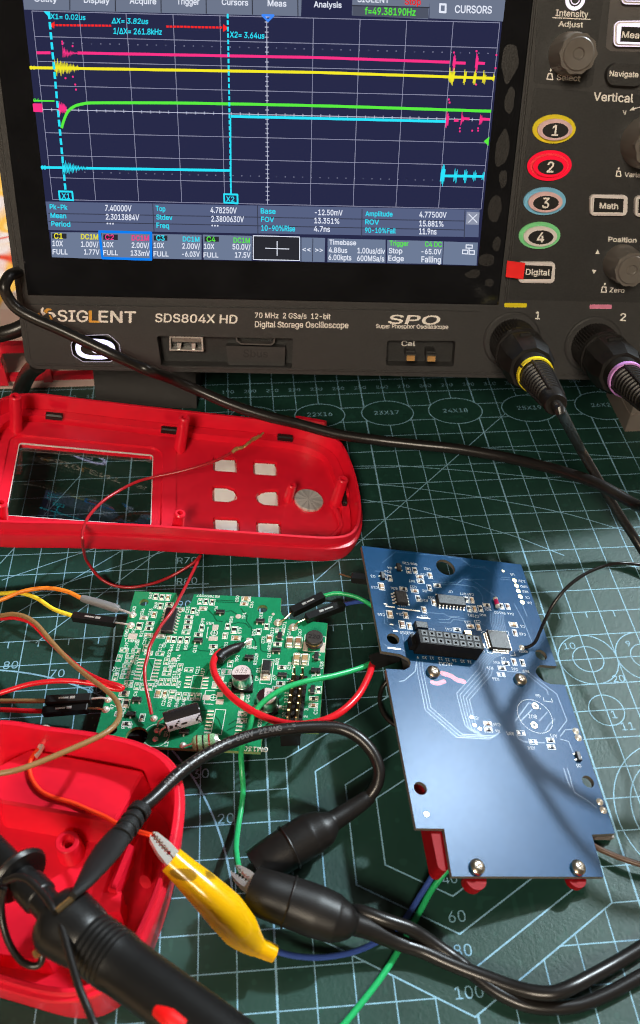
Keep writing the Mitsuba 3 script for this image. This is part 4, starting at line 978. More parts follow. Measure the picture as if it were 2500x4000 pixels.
tr = [[(-11.4, 25.73), (-9.35, 23.63), (-7.82, 21.16), (-5.73, 20.92)], [(-12.41, 9.27), (-11.47, 8.64), (-7.57, 8.52), (-4.25, 10.77)], [(-7.75, -0.81), (-7.47, 0.84), (-5.17, 3.61)], [(-27.13, 3.69), (-25.57, 1.45), (-24.77, -1.14), (-25.18, -3.11)], [(-22.87, 8.68), (-20.75, 7.77), (-15.32, 8.42), (-13.96, 10.21)],
      [(-9.45, 30.15), (-1.59, 30.21)], [(-9.34, 29.4), (-1.35, 29.47)], [(-0.46, 27.09), (0.45, 25.66), (2.11, 23.91), (2.1, 21.72), (4.14, 18.96), (4.85, 15.46), (6.25, 13.09), (6.7, 9.34)], [(-5.55, 25.32), (-3.6, 25.8), (-1.07, 24.1)], [(-4.69, 21.34), (-2.51, 20.02), (-0.63, 20.85), (1.95, 20.63), (3.58, 18.93)], [(7.44, 14.9), (8.27, 10.11), (8.89, 9.46), (13.92, 8.73)],
      [(-9.9, 19.96), (-8.04, 18.99), (-7.22, 15.48)], [(-7.55, 8.52), (-2.66, 9.14), (-0.34, 12.37), (2.16, 14.6)], [(1.57, -20.51), (2.97, -19.55), (4.63, -18.57), (7.47, -18.7)], [(1.79, -18.44), (3.63, -16.85), (6.78, -17.26)], [(-3.36, -15.16), (-1.54, -16.85), (-0.08, -19.73)], [(9.72, -20.32), (12.63, -18.98), (14.35, -15.92), (17.65, -15.43)], [(16.25, 1.66), (18.22, 0.79), (18.78, -2.4)], [(11.8, -11.55), (15.16, -13.78), (17.22, -13.66)],
      [(-5.73, -18.29), (-6.87, -19.24), (-7.65, -20.76)], [(-20.19, -14.63), (-14.02, -13.97), (-7.75, -13.9), (-5.42, -13.77)]]
put(GB + '__copper_trace', flat(strokes(tr, .42).intersection(gb), .03), 'pcb_green_trace', GREEN, smooth=False)
tag(GB + '__copper_trace', kind='stuff')

silk = []
GS = {'R': ('resistor', 'chip_black'), 'T': ('capacitor', 'cap_tan'), 'B': ('capacitor', 'cap_brown'), 'C': ('capacitor', 'cap_grey')}


def populate(board, fr, table, silk, rot0, outlines=True):
    """table rows: (code, size, axis, [points]); axis 'h' along the board's x, 'v' along its y; code P leaves two bare pads."""
    for code, size, axis, pts in table:
        L, W, H = SIZES[size]
        for x, y in pts:
            rot = (0 if axis == 'h' else 90) + rot0
            if code == 'P':
                c, s = math.cos(math.radians(rot)), math.sin(math.radians(rot))
                d = L * .42
                k = {'s': .75, 'm': 1.0, 'b': 1.4, 'r': 1.3}[size]
                for q in (-1, 1):
                    pad(board, fr, x + c * d * q, y + s * d * q, k, k * (1.1 if size == 's' else 1.3), rot)
            else:
                name, m = GS[code]
                chip(board, fr, x, y, rot, name, m, size)
            if outlines:
                silk.append(silk_box(x, y, L + .95, W + .75, rot))


populate(GB, GREEN, [
    ('R', 's', 'v', [(-30.28, 30.51), (-28.1, 30.36), (-27.84, 26.49), (-20.68, 12.61), (-18.48, 12.56), (-16.3, 12.79), (-16.35, 25.08), (-12.68, 29.22), (-10.49, 29.15), (-12.28, 17.85)]),
    ('T', 's', 'v', [(-26.02, 30.37), (-22.44, 12.68)]), ('B', 's', 'v', [(-29.23, 22.59)]),
    ('R', 's', 'h', [(-24.98, 27.4), (-29.84, 18.84), (-29.81, 16.61), (-17.31, 22.27), (-17.13, 20.1), (-17.09, 17.94), (-12.94, 14.98), (-7.27, 10.49)]),
    ('C', 's', 'h', [(-25.09, 25.37), (-20.82, 25.35), (-32.4, 21.05), (-29.39, 13.9), (-25.12, 13.76), (-13.21, 26.19)]),
    ('R', 'm', 'v', [(-33.21, 17.57), (-30.74, -12.74), (-33.03, -12.57)]), ('R', 'm', 'h', [(-32.25, -9.25)]),
    ('P', 's', 'h', [(-35.99, 7.41), (-32.19, 7.53), (-27.89, 6.68), (-24.14, 6.63), (-33.69, 5.27), (-33.44, 3.26), (-33.8, 1.18), (-33.53, -0.98), (-33.59, -2.88), (-31.73, -5.1), (-17.23, 15.83), (-13.67, 0.88), (-20.45, 0.69), (-20.48, -1.02)]),
    ('P', 's', 'v', [(-29.2, 8.66), (-36.94, 4.07), (-21.42, 3.75), (-16.67, 1.79), (-21.54, -4.19), (-19.47, -4.13), (-17.38, -4.11), (-28.83, -6.27), (-26.8, -6.34), (-24.67, -6.28), (-15.18, -9.05), (-13.05, -9.08), (-11.06, -9.12), (-9.03, -9.06), (-36.44, -3.11), (-14.73, 29.29)]),
    ('T', 'm', 'v', [(-21.65, -8.64)]), ('B', 's', 'v', [(-19.54, -8.52)]), ('P', 'm', 'v', [(-17.27, -8.54)]),
    ('T', 'm', 'h', [(0.8, 31.29), (-0.32, 14.29)]), ('B', 's', 'h', [(0.45, 29.01), (26.84, -10.16)]),
    ('R', 's', 'v', [(-3.74, 19.05), (9.2, 19.68), (6.75, 17.4), (27.51, 0.25), (28.09, -4.34)]), ('R', 'm', 'v', [(-1.34, 17.65)]), ('C', 's', 'v', [(-4.08, 15.13)]),
    ('B', 'm', 'v', [(10.67, 14.74)]), ('B', 'b', 'v', [(17.45, 13.66), (20.2, 13.64)]), ('T', 'b', 'v', [(20.32, 6.98), (22.94, 6.96)]),
    ('P', 'm', 'h', [(13.8, 18.26), (-1.61, 0.79)]), ('R', 's', 'h', [(13.53, 12.64), (15.81, 3.49), (16.01, -2.66), (26.74, -7.7)]), ('B', 's', 'h', [(-3.41, -1.69), (15.01, -4.63)]),
    ('P', 'b', 'h', [(-3.19, -4.41)]), ('P', 'm', 'h', [(3.61, -8.54)]), ('T', 'm', 'h', [(12.52, -14.54)]),
    ('P', 's', 'h', [(5.5, -14.34), (5.68, -16.73)]), ('P', 's', 'v', [(-0.84, 4.03)]),
    ('R', 's', 'h', [(-29.11, -19.95), (-32.1, -16.6)]), ('R', 's', 'v', [(-24.79, -17.46)])], silk, 0)
for rot, pts in ((0, [(-12.51, 12.37), (-27.7, -11.48)]), (180, [(-7.04, 24.68), (4.98, 6.53), (16.26, 0.25), (26.67, 2.64)]), (0, [(6.81, 21.56), (13.39, 9.89)]), (90, [(13.93, 15.55), (26.48, 8.1), (26.19, -4.77)]), (180, [(-28.34, -16.77), (-11.1, -21.98)])):
    for x, y in pts:
        transistor(GB, GREEN, x, y, rot)
ctr = [(-23.36, 19.74), (-22.04, 24.58), (-25.5, 24.5), (-21.69, 15.01)][0]
package(GB, GREEN, ctr[0], ctr[1], 0, 3.9, 9.9, 1.5, 8, 1.27, 6.2, 'black sixteen legged chip under the thin red wire')
# unfilled chip footprints
for rows in ([(-29.58, 4.15), (-29.72, -3.43), (-24.04, 4.03), (-24.02, -3.53)], [(-4.36, -13.86), (-4.24, -21.49), (5.07, -13.61), (5.06, -21.33)]):
    a0, a1, b0, b1 = [np.array(q) for q in rows]
    for k in range(7):
        for u, v in ((a0, a1), (b0, b1)):
            q = u + (v - u) * k / 6
            pad(GB, GREEN, q[0], q[1], 2.0, .6)
a0, a1, b0, b1 = [np.array(q) for q in [(-13.26, -1.77), (-13.22, -5.56), (-7.73, -1.78), (-7.56, -5.68)]]
for k in range(4):
    for u, v in ((a0, a1), (b0, b1)):
        q = u + (v - u) * k / 3
        pad(GB, GREEN, q[0], q[1], 1.9, .6)
for q in ([(-27.75, 4.66), (-25.16, 4.57), (-25.15, -3.91), (-28.41, -3.88)], [(-11.94, -1.15), (-8.77, -1.19), (-8.73, -6), (-12, -5.93)], [(-2.92, -13.26), (0.22, -13.29), (0.11, -21.91), (-3.09, -21.89)], [(9.38, 6.38), (13.07, 6.33), (12.99, -3.15), (9.44, -2.88)], [(22.18, 16.97), (29.05, 16.48), (28.94, 10.27), (22.15, 10.39)]):
    silk.append(Polygon(q).exterior.buffer(.11))
for q in ([(-10.26, 18.5), (-10.09, 13.91), (-9.54, 13.94)], [(-4.17, -6.52), (-7.08, -6.69), (-6.83, -11.51), (-3.94, -11.49)], [(23.82, -0.5), (23.8, -16.71)], [(19.6, 6.47), (19.23, 1.5)]):
    silk.append(LineString(q).buffer(.12, cap_style='flat'))
for c in [(-7.84, 16.04), (-4.27, -9.04)]:
    silk += [Point(c).buffer(1.1).exterior.buffer(.13), strokes([[(c[0] - 1.1, c[1]), (c[0] + 1.1, c[1])], [(c[0], c[1] - 1.1), (c[0], c[1] + 1.1)]], .2)]
silk.append(ellipse(*[(-19.28, -23.34)][0], 3.9, 3.9).exterior.buffer(.08))
for p, w, h in (([(-34.55, 13.15)][0], 3.0, 2.4), ([(-7.84, 18.43)][0], 2.0, 2.2), ([(-7.83, 13.76)][0], 3.0, 1.8), ([(4.06, 13.25)][0], 1.9, 2.8), ([(-6.52, -9.17)][0], 2.3, 1.9), ([(-2.1, -10.45)][0], 2.3, 1.8), ([(-2.38, -7.73)][0], 2.0, 1.6)):
    pad(GB, GREEN, p[0], p[1], w, h, 0, 'bare_pad')
for p in [(-19.34, 4.71)]:
    round_pad(GB, GREEN, p[0], p[1], .8, 'bare_pad')
round_pad(GB, GREEN, *[(-0.79, 23.49)][0], 1.0, 'bare_pad')
round_pad(GB, GREEN, *[(10.78, 25.13)][0], .55, 'bare_pad')
for p, r in (([(-36.44, 22.11)][0], 1.1), ([(-36.09, 17.69)][0], 1.15), ([(12.76, 21.6)][0], 1.3), ([(18.01, 19.92)][0], 1.35), ([(-36.68, -11.75)][0], 1.0), ([(-36.61, -15.28)][0], 1.1), ([(-21.22, -17.55)][0], 1.0), ([(-19.43, -21.68)][0], .8), ([(-19.35, -24.64)][0], .8), ([(-10.74, -26.14)][0], .9)):
    solder_joint(GB, GREEN, p[0], p[1], r, r * .8)


def can(x, y, rot, words):
    f = local(GREEN, x, y, 0, rot)
    k = put(GB + '__electrolytic_capacitor', extrude(Polygon([(-3.3, -3.3), (3.3, -3.3), (3.3, 2.3), (2.3, 3.3), (-2.3, 3.3), (-3.3, 2.3)]), .1, 1.3), 'header_black', f, smooth=False)
    put(k + '__can', lathe([(3.15, 1.3), (3.15, 1.9), (2.95, 2.2), (3.15, 2.5), (3.15, 5.6), (2.95, 5.95), (2.75, 6.0), (0, 6.0)], 40), 'can_aluminium', f, smooth=40)
    put(k + '__top', flat(Point(0, 0).buffer(2.85), 6.03), 'can_top', f, smooth=False)
    put(k + '__polarity_mark', flat(Point(0, 0).buffer(2.85).intersection(sbox(-3, -3, 3, -0.75)), 6.06), 'can_mark', f, smooth=False)
    put(k + '__terminal', cat(box(-.5, -4.3, .02, .5, -3.2, .3), box(-.5, 3.2, .02, .5, 4.3, .3)), 'solder', f, smooth=False)
    return k, f


k, f = can(*[(4.15, -3.52)][0], 4, ())
put(k + '__lettering', cat(plain_text('CK', -1.35, .55, .85, 70, 6.08), plain_text('100', 0.05, .8, .85, 70, 6.08), plain_text('16V', 1.4, .75, .85, 70, 6.08)), 'can_mark', f, smooth=False)
tag(k, 'upright aluminium capacitor with the dark half of its top toward the viewer')
k, f = can(*[(12.93, -11.51)][0], -88, ())
put(k + '__lettering', cat(plain_text('CK', -1.2, .75, .9, 88, 6.08), plain_text('100', 0.1, .95, .9, 88, 6.08), plain_text('16V', 1.35, .95, .9, 88, 6.08)), 'can_mark', f, smooth=False)
tag(k, 'upright aluminium capacitor with the dark half of its top to the left')

# power inductor, diode, pin header
c = [(25.45, 13.78)][0]
f = local(GREEN, c[0], c[1], 0)
ik = put(GB + '__power_inductor', cat(lathe([(2.9, .3), (2.9, .9), (2.3, 1.1), (2.3, 2.0), (2.85, 2.2), (2.85, 3.2), (2.6, 3.4), (0, 3.4)], 20), bevel_box(5.4, 2.2, 1.0, .1, .1)), 'ferrite', f, smooth=25)
put(ik + '__winding', lathe([(2.42, 1.05), (2.5, 1.5), (2.42, 2.05)], 28), 'copper', f, smooth=50)
put(ik + '__marking', plain_text('220', 0, 0, 1.5, -6, 3.43, True), 'sleeve_black', f, smooth=False)
tag(ik, 'round dark inductor marked 220')
for s in (-1, 1):
    pad(GB, GREEN, c[0] + 2.8 * s, c[1] - 1.5, 1.6, 3.6, 0, 'bare_pad')
c = [(11.08, 2.56)][0]
dk = put(GB + '__diode', bevel_box(2.5, 4.4, 2.0, .25, .1), 'chip_black', local(GREEN, c[0], c[1]), smooth=False)
put(dk + '__terminal', cat(cbox(1.9, 1.4, .3), cbox(1.4, 1.0, 1.0)), 'solder', local(GREEN, c[0], c[1] - 2.9), smooth=False)
pad(GB, GREEN, c[0], c[1] - 3.0, 3.0, 2.6, 0, 'bare_pad')
pad(GB, GREEN, c[0], c[1] + 2.2, 3.0, 2.0, 0, 'bare_pad')
ph = [(20.46, -4.51), (20.14, -17.29), (22.75, -4.67)]
d = (np.array(ph[1]) - np.array(ph[0])) / 12.7
start = np.array(ph[0]) - d * 0.0
hk = number(GB + '__pin_header')
hb, pins = [], []
for k in range(-1, 7):
    for j in (0, 1):
        x, y = start[0] + d[0] * 2.54 * k + 2.54 * j, start[1] + d[1] * 2.54 * k
        hb.append(bevel_box(2.44, 2.44, 2.5, .45, .05).apply_translation((x, y, 0)))
        pins.append((x, y))
scene[hk] = ply(placed(cat(*hb), GREEN), 'header_black', smooth=False)
tag(hk, 'black two row pin header near the right edge of the green board')
for x, y in pins:
    copy_of(hk + '__pin', proto('pin', lambda: mm(cat(box(-.32, -.32, 2.4, .32, .32, 7.9), placed(bevel_box(.64, .64, .4, .18), trimesh.transformations.translation_matrix((0, 0, 7.9))))), 'brass', False), local(GREEN, x, y) @ np.diag([1000, 1000, 1000, 1.0]))

# the black capacitor lying on its side and the axial inductor
a, b = (np.array(q) for q in [(-109.82, -123.11, 13.17), (-99.29, -120.39, 13.46)])
t = (b - a) / np.linalg.norm(b - a)
L = np.linalg.norm(b - a)
zx = np.array([0, 0, 1.0])
side = np.cross(zx, t)
side /= np.linalg.norm(side)
upv = np.cross(t, side)
F = np.eye(4)
F[:3, 0], F[:3, 1], F[:3, 2], F[:3, 3] = side * .001, upv * .001, t * .001, a * .001
R_ = 3.2
ck = put(GB + '__radial_capacitor', lathe([(0, .3), (R_ - .6, .3), (R_ - .2, 0), (R_, .5), (R_ - .12, 1.4), (R_, 2.0), (R_, L - .5), (R_ - .4, L), (R_ - .7, L - .1), (0, L - .15)], 40), 'sleeve_black', F, smooth=40)
tag(ck, 'black capacitor lying on its side with a pale minus stripe')


def stripe(a0, a1, z0, z1, r):
    n = 10
    an = np.radians(np.linspace(a0, a1, n))
    v = np.vstack([np.column_stack([r * np.cos(an), r * np.sin(an), np.full(n, z)]) for z in (z0, z1)])
    i = np.arange(n - 1)
    return trimesh.Trimesh(v, np.vstack([np.column_stack([i, i + 1, i + n + 1]), np.column_stack([i, i + n + 1, i + n])]), process=False)


put(ck + '__stripe', stripe(126, 192, .4, L - .3, R_ + .04), 'sleeve_stripe', F, smooth=True)
put(ck + '__minus_mark', cat(stripe(152, 164, L * .42, L * .58, R_ + .08), stripe(148, 168, 1.0, 2.0, R_ + .08), *[stripe(158 + s * (q * 8), 158 + s * (q * 8 + 8), z + q * .5 - .2, z + q * .5 + .5, R_ + .08) for s in (-1, 1) for q in range(3) for z in (L * .26, L * .84)]), 'sleeve_black', F, smooth=False)
for s in (-1, 1):
    put(ck + '__lead', wire([tuple(a + side * s * 1.6 + upv * 0.2 + t * .3), tuple(a + side * s * 1.6 - t * 1.5 - zx * 1), tuple(a + side * s * 1.5 - t * 2.2 - zx * 3.2)], .3, 8), 'solder')
a, b = (np.array(q) for q in [(-101.41, -130.76, 13.22), (-94.09, -130.48, 13.45)])
t = (b - a) / np.linalg.norm(b - a)
L = np.linalg.norm(b - a)
side = np.cross(zx, t)
side /= np.linalg.norm(side)
upv = np.cross(t, side)
F2 = np.eye(4)
F2[:3, 0], F2[:3, 1], F2[:3, 2], F2[:3, 3] = side * .001, upv * .001, t * .001, a * .001
bp = [(0, -.2), (1.2, -.1), (1.9, .4), (2.25, 1.2), (2.1, 2.4), (2.05, L / 2), (2.1, L - 2.4), (2.25, L - 1.2), (1.9, L - .4), (1.2, L + .1), (0, L + .2)]
xk = put(GB + '__axial_inductor', lathe(bp, 32), 'inductor_green', F2, smooth=50)
tag(xk, 'pale green axial inductor with brown, black and red bands')
for z, m in ((1.15, 'band_brown'), (2.9, 'key_black'), (4.7, 'band_red'), (6.7, 'silver')):
    r = np.interp(z, [p[1] for p in bp], [p[0] for p in bp]) + .04
    r2 = np.interp(z + .5, [p[1] for p in bp], [p[0] for p in bp]) + .04
    put(xk + '__colour_band', lathe([(r, z), (r2, z + (.5 if m != 'silver' else .9))], 32), m, F2, smooth=60)
put(xk + '__lead', rod(tuple(a - t * 3.2 - zx * 1.4), tuple(a), .32), 'solder')
put(xk + '__lead', rod(tuple(b), tuple(b + t * 3 - zx * 1.2), .32), 'solder')
gt = [('R47', 662, 140), ('R49', 722, 255), ('C63', 655, 335), ('C26', 562, 335), ('RXD', 463, 305), ('GND2', 378, 570), ('R2', 460, 555), ('R21', 552, 590), ('C29', 590, 680), ('R16', 655, 690), ('R19', 372, 735), ('R20', 500, 715), ('C12', 775, 755), ('C8', 822, 725), ('R45', 908, 755), ('R22', 985, 755), ('R53', 1080, 740), ('R27', 880, 825), ('TP4', 990, 880), ('C35', 1098, 310), ('R56', 1220, 340), ('R90', 1275, 445), ('C21', 1215, 1020), ('U17', 1275, 1045), ('R17', 505, 850), ('C7', 490, 925), ('U1', 455, 1050), ('R28', 722, 1180), ('R29', 995, 1190), ('C13', 940, 1075), ('C47', 995, 1075), ('R25', 900, 945), ('R26', 945, 945), ('R66', 968, 1415), ('R64', 1045, 1420), ('R70', 885, 1410), ('C24', 815, 1395), ('C6', 480, 1300), ('R7', 205, 1455), ('Q15', 1185, 770), ('R30', 1385, 800), ('C5', 235, 1010), ('R11', 270, 1030)]
gm = []
loc = lambda c, s, x, y: (c[0] + x / s, c[1] + y / s)  # noqa: E731
GT = dict(zip([t[0] for t in gt], [(-32.14, 30.98), (-29.52, 26.77), (-30.85, 23.71), (-33.51, 23.56), (-36.59, 24.5), (-36.88, 14.86), (-34.7, 15.51), (-31.85, 14.43), (-30.13, 11.37), (-28.25, 11.13), (-35.76, 9.15), (-32.37, 10.03), (-24.49, 9.1), (-23.39, 10.2), (-20.82, 9.31), (-18.69, 9.43), (-16.17, 10.09), (-21.14, 6.9), (-17.79, 5.23), (-18.33, 25.34), (-14.66, 24.44), (-12.47, 20.72), (-10.89, 0.97), (-9.14, 0.25), (-31.24, 5.47), (-31.11, 2.96), (-31.17, -1.18), (-23.14, -4.92), (-15.82, -4.82), (-17.96, -1.23), (-16.49, -1.15), (-19.84, 2.94), (-18.62, 3.01), (-15.25, -11.84), (-13.22, -11.88), (-17.45, -11.81), (-19.36, -11.46), (-28.76, -9.05), (-34.89, -14.21), (-13.1, 9.23), (-7.44, 8.53), (-37.4, -0.22), (-36.3, -0.82)]))
G2 = dict(zip(['U6', 'TP1', 'R58', 'R79', 'C31', 'D10', 'R76', 'Q12', 'C71', 'C66', 'C67', 'C73', 'R81', 'Q14', 'R82', 'R31', 'Q9', 'TP2', 'D1', 'C9', 'Q7', 'R75', 'D3', 'U18', 'R86', 'C50', 'C56', 'R32', 'C30'], [(-8.86, 26.62), (1.05, 23.85), (-3.01, 21.98), (0.52, 17.51), (-3.29, 11.17), (6.72, 24.35), (5.22, 17.06), (11.17, 17.93), (14.98, 20.65), (16.79, 17.9), (20.34, 17.92), (8.64, 14.1), (10.94, 11.63), (11.19, 8.58), (14.09, 5.72), (7.13, 5.32), (7.17, 7.67), (1.11, 6.14), (8.38, 2.08), (8.36, -1.18), (14, -0.53), (-4.17, 0.7), (0.27, -3.89), (28.35, 5.04), (25.91, 0.16), (-2.24, 31.12), (3, 28.78), (9.99, 22.89), (18.17, 4.29)]))
G3 = dict(zip(['C45', 'C51', '15', '13', '12', '11', '10', 'Q2', 'Q1', 'L2', 'R41', 'C18', '2', '3', 'R5', 'R8'], [(6.44, -8.78), (11.16, -17.3), (18.41, -1.3), (18.23, -6.54), (18.32, -8.86), (18.05, -11.49), (18.15, -13.91), (-31.01, -14.95), (-16.53, -22.59), (-15.75, -26.01), (-29.79, -20.29), (27.69, -11.84), (24.77, -14.27), (24.82, -11.7), (-27.8, -20.47), (-32.45, -13.82)]))
for D in (GT, G2, G3):
    for w, (x, y) in D.items():
        gm.append(plain_text(w, x, y, 1.1, 90, .05, True))
for w, p, rot, h in (('SHELL', [(-34.5, 11.4)][0], 175, 1.3), ('SHELL', [(4.56, 10.99)][0], 175, 1.15), ('GM130-', [(10.43, -26.25)][0], 180, 1.5), ('VR3', [(-9.79, 20.04)][0], 180, 1.05), ('R57R59C57', [(-12.36, 31.78)][0], 180, 1.0), ('R14', [(-31.34, -6.51)][0], 180, .9)):
    gm.append(plain_text(w, p[0], p[1], h, rot, .05, True))
put(GB + '__silkscreen', flat(unary_union(silk).intersection(gb), .045), 'silk', GREEN, smooth=False)
put(GB + '__silkscreen', cat(*gm), 'silk', GREEN, smooth=False)
# parts on its underside that hold it off the mat
for x, y in ((-30, 24), (22, 12), (20, -15), (-28, -20), (0, 0)):
    p0 = (GREEN @ np.array([x, y, -1.5, 1]))[:3] * 1000
    put(GB + '__underside_part', box(p0[0] - 3, p0[1] - 3, .05, p0[0] + 3, p0[1] + 3, p0[2] - .3), 'header_black', smooth=False)

# ---------------------------------------------------------------- blue circuit board on its red frame
BB = 'blue_circuit_board'
tag(BB, 'glossy blue circuit board propped up on a red frame at the right', 'circuit board')
b_out = [*[(-65.91, 28.03), (-4.58, 27.94), (-4.29, -15.67), (-10.3, -15.68), (-11.95, -16.71), (-13.15, -18.77), (-12.5, -20.57), (-11.12, -22.1), (-9.04, -22.91), (-3.83, -22.8), (-4.11, -72.25), (-11.98, -72.77), (-12.63, -84.66), (-58.18, -84.72), (-57.49, -71.97), (-65.7, -72), (-65.57, -21.76), (-59.5, -21.72), (-57.57, -20.54), (-56.82, -18.88), (-57.2, -17.3), (-59.86, -15.92), (-65.99, -15.33)]]
b_holes = [ellipse(*[(-35.69, 22.49)][0], 3.5, 3.5, 36), ellipse(*[(-61.2, -10.26)][0], 2.1, 2.1, 28), ellipse(*[(-8.85, -11.64)][0], 2.1, 2.1, 28), ellipse(*[(-62.11, -60.55)][0], 1.95, 1.95, 28), ellipse(*[(-7.32, -56.52)][0], 1.95, 1.95, 28)]
bb = Polygon(b_out).difference(unary_union(b_holes))
put(BB + '__board', extrude(bb, -1.5, 0), 'pcb_blue', BLUE, smooth=False)
put(BB + '__board_core', extrude(bb.buffer(.02), -1.35, -.12), 'pcb_blue_edge', BLUE, smooth=False)
fine, wide = [], []
fine += [[(-59.59, 21.17), (-53.59, 26.96), (-47.23, 27.09), (-28.84, 28.1), (-26.31, 24.91), (-19.41, 24.66)], [(-43.03, 15.14), (-32.44, 15.72), (-29.99, 17.9), (-21.33, 18.62)], [(-42.59, 14.27), (-31.97, 15.03), (-26.85, 14.92), (-25.44, 12.86)], [(-43.38, -0.77), (-40, -0.58), (-38.5, 0.62), (-33.6, 0.45)], [(-43.34, -1.96), (-39.69, -1.92), (-38.11, -0.38), (-30.96, -0.14), (-26.66, -1.6)],
         [(-61.5, 1.2), (-62.04, -3.59), (-58.32, -5.54)], [(-62.46, 0.76), (-63.04, -4.36), (-60.22, -6.39), (-57.63, -8.11), (-57.77, -10.41)], [(-64.99, -12.39), (-63.48, -13.53), (-59.26, -13.77), (-56.79, -15.77)], [(-47.43, 1.56), (-41, 1.74), (-39.67, 0.84), (-35.29, 1.14)], [(-54.42, 2.69), (-49.64, 2.52)], [(-63, 17.18), (-59.61, 17.44)],
         [(-33.69, 27.22), (-29.38, 27.43), (-27.43, 25.93), (-25.59, 24.03), (-19.92, 24.2), (-18.04, 22.51)], [(-36.26, 15.99), (-32.82, 15.67), (-30.37, 17.86), (-26.22, 17.63), (-21.48, 13.34), (-19.31, 11.74)], [(-36.48, 15.03), (-30.7, 15.19), (-25.67, 14.69), (-24.55, 11.49), (-24.87, 7.8)], [(-15.11, 19.79), (-11.07, 19.92)], [(-14.55, 20.64), (-11.13, 20.88)]]
for k in range(9):
    fine.append([(q[0] + .62 * k, q[1]) for q in [(-23.22, 4.39), (-24.23, 0.04), (-24.34, -3.26)]])
for k in range(5):
    fine.append([(q[0] + .95 * k, q[1] - .5 * k) for q in [(-32.42, -16.81), (-33.62, -19.15), (-43.59, -28.87), (-43.65, -35.07), (-43.44, -39.94), (-41.68, -41.82)]])
for k in range(6):
    fine.append([(q[0] + .7 * k, q[1] - .2 * k) for q in [(-33.65, -16.61), (-30.42, -13.41), (-26.95, -11.78)]])
for k in range(3):
    fine.append([(q[0] + 1.0 * k, q[1] + .55 * k) for q in [(-54.67, -16.83), (-55.3, -22.79), (-55.41, -35.55), (-47.18, -44.07), (-36.4, -44.05), (-34.68, -42.84)]])
wide += [[(-62.06, -26.05), (-60.32, -25.62), (-55.97, -21.93), (-54.38, -16.81)], [(-23.7, -19.28), (-17.29, -19.24), (-11.19, -25.27), (-11.18, -27.15)], [(-16.19, -18.67), (-7.94, -26.6), (-7.46, -36.04), (-11.84, -40.13)], [(-17.84, -30.99), (-19.17, -30.47), (-25.96, -37.46)], [(-18.71, -32.86), (-24.19, -37.35)], [(-13.51, -33.42), (-17.62, -36.95)], [(-11.56, -35.7), (-14.38, -37.94), (-16.65, -40.41)], [(-11.83, -41.88), (-9.21, -39.4), (-6.4, -39.09)], [(-12.13, -42.76), (-9.41, -43.48), (-9.12, -46.88)],
         [(-26.96, -41.84), (-26.59, -43.53), (-24.57, -44.41), (-17.92, -44.35)], [(-13.03, -52.4), (-13, -55.65), (-13.27, -57.27), (-13.15, -60.18), (-9.5, -62.68), (-7.41, -64.7)], [(-14.19, -52.45), (-14.25, -55.97), (-14.03, -58.63)], [(-9.67, 8.8), (-9.28, 4.12)], [(-12.84, 9.18), (-11.46, 2.81), (-10.76, -6.57)]]
put(BB + '__copper_trace', flat(unary_union([strokes(fine, .22), strokes(wide, .3)]).intersection(bb), .03), 'pcb_blue_trace', BLUE, smooth=False)
tag(BB + '__copper_trace', kind='stuff')
put(BB + '__bright_trace', extrude(unary_union([strokes([[(-61.62, 2.57), (-58.33, 2.42)], [(-57.51, 2.06), (-49.54, 1.84)], [(-62, 3.45), (-60.82, 3.45)], [(-61.36, -4.65), (-60.21, -4.73)], [(-60.71, -7.24), (-59.21, -7.22)], [(-51.22, -0.82), (-46.58, -0.87)], [(-63.71, -14.02), (-59.31, -14.03)]], .45)]), 0, .08), 'solder', BLUE, smooth=False)
bsilk = []
populate(BB, BLUE, [
    ('R', 's', 'v', [(-57.95, 14.72), (-47.87, 19.36), (-44.01, 12.26), (-49.16, 7.14), (-31.11, 8.71), (-31.11, 4.87), (-26.71, 5.43)]), ('T', 'm', 'v', [(-61.6, 10.71), (-60.65, -0.64)]), ('P', 's', 'v', [(-50.35, 19.14)]),
    ('B', 's', 'h', [(-46.62, 16.68), (-49.77, 10.22)]), ('R', 's', 'h', [(-46.72, 14.67), (-53.82, 10.59), (-40.83, 13.71), (-37.7, -4.44)]), ('T', 's', 'v', [(-42.62, 17.79), (-43.74, 6), (-47.98, 2.54), (-55.08, -0.48), (-54.58, -4.65), (-29.04, 8.77), (-29.04, 5), (-29.56, -2.59)]),
    ('B', 'm', 'v', [(-57.07, -4.34)]), ('T', 's', 'h', [(-32.43, -2.54), (-30.38, -9.94)]), ('R', 's', 'h', [(-23.92, 7.19)]), ('R', 's', 'v', [(-18.17, 7.4)]), ('B', 's', 'v', [(-15.75, 7.57), (-16.2, -3.48)]),
    ('T', 'm', 'h', [(-15.8, -0.13)]), ('B', 's', 'v', [(-20, -15.42)]), ('R', 's', 'h', [(-23.28, -16.19), (-25.18, -18.28), (-15.71, -43.38), (-16.17, -45.67)]), ('R', 's', 'v', [(-16.93, -15.48)]),
    ('P', 's', 'h', [(-26.15, -20.69), (-25.18, -41.46), (-21.88, -44.27)]), ('B', 's', 'h', [(-35.74, -38.91)]), ('R', 's', 'h', [(-36.05, -40.93)])], bsilk, 0)
for rot, pts in ((90, [(-53.99, 19.6), (-60.63, 15.03)]), (-90, [(-8.12, -48.66)])):
    for x, y in pts:
        transistor(BB, BLUE, x, y, rot)
c = [(-55.83, 5.95)][0]
package(BB, BLUE, c[0], c[1], 0, 3.9, 4.9, 1.5, 4, 1.27, 6.0, 'square black chip with four legs on each side near the left edge')
c = [(-37.68, 6.79)][0]
package(BB, BLUE, c[0], c[1], 90, 3.9, 9.9, 1.5, 8, 1.27, 6.0, 'long black chip with a row of eight legs toward the viewer')
c = [(-23.94, -7.92)][0]
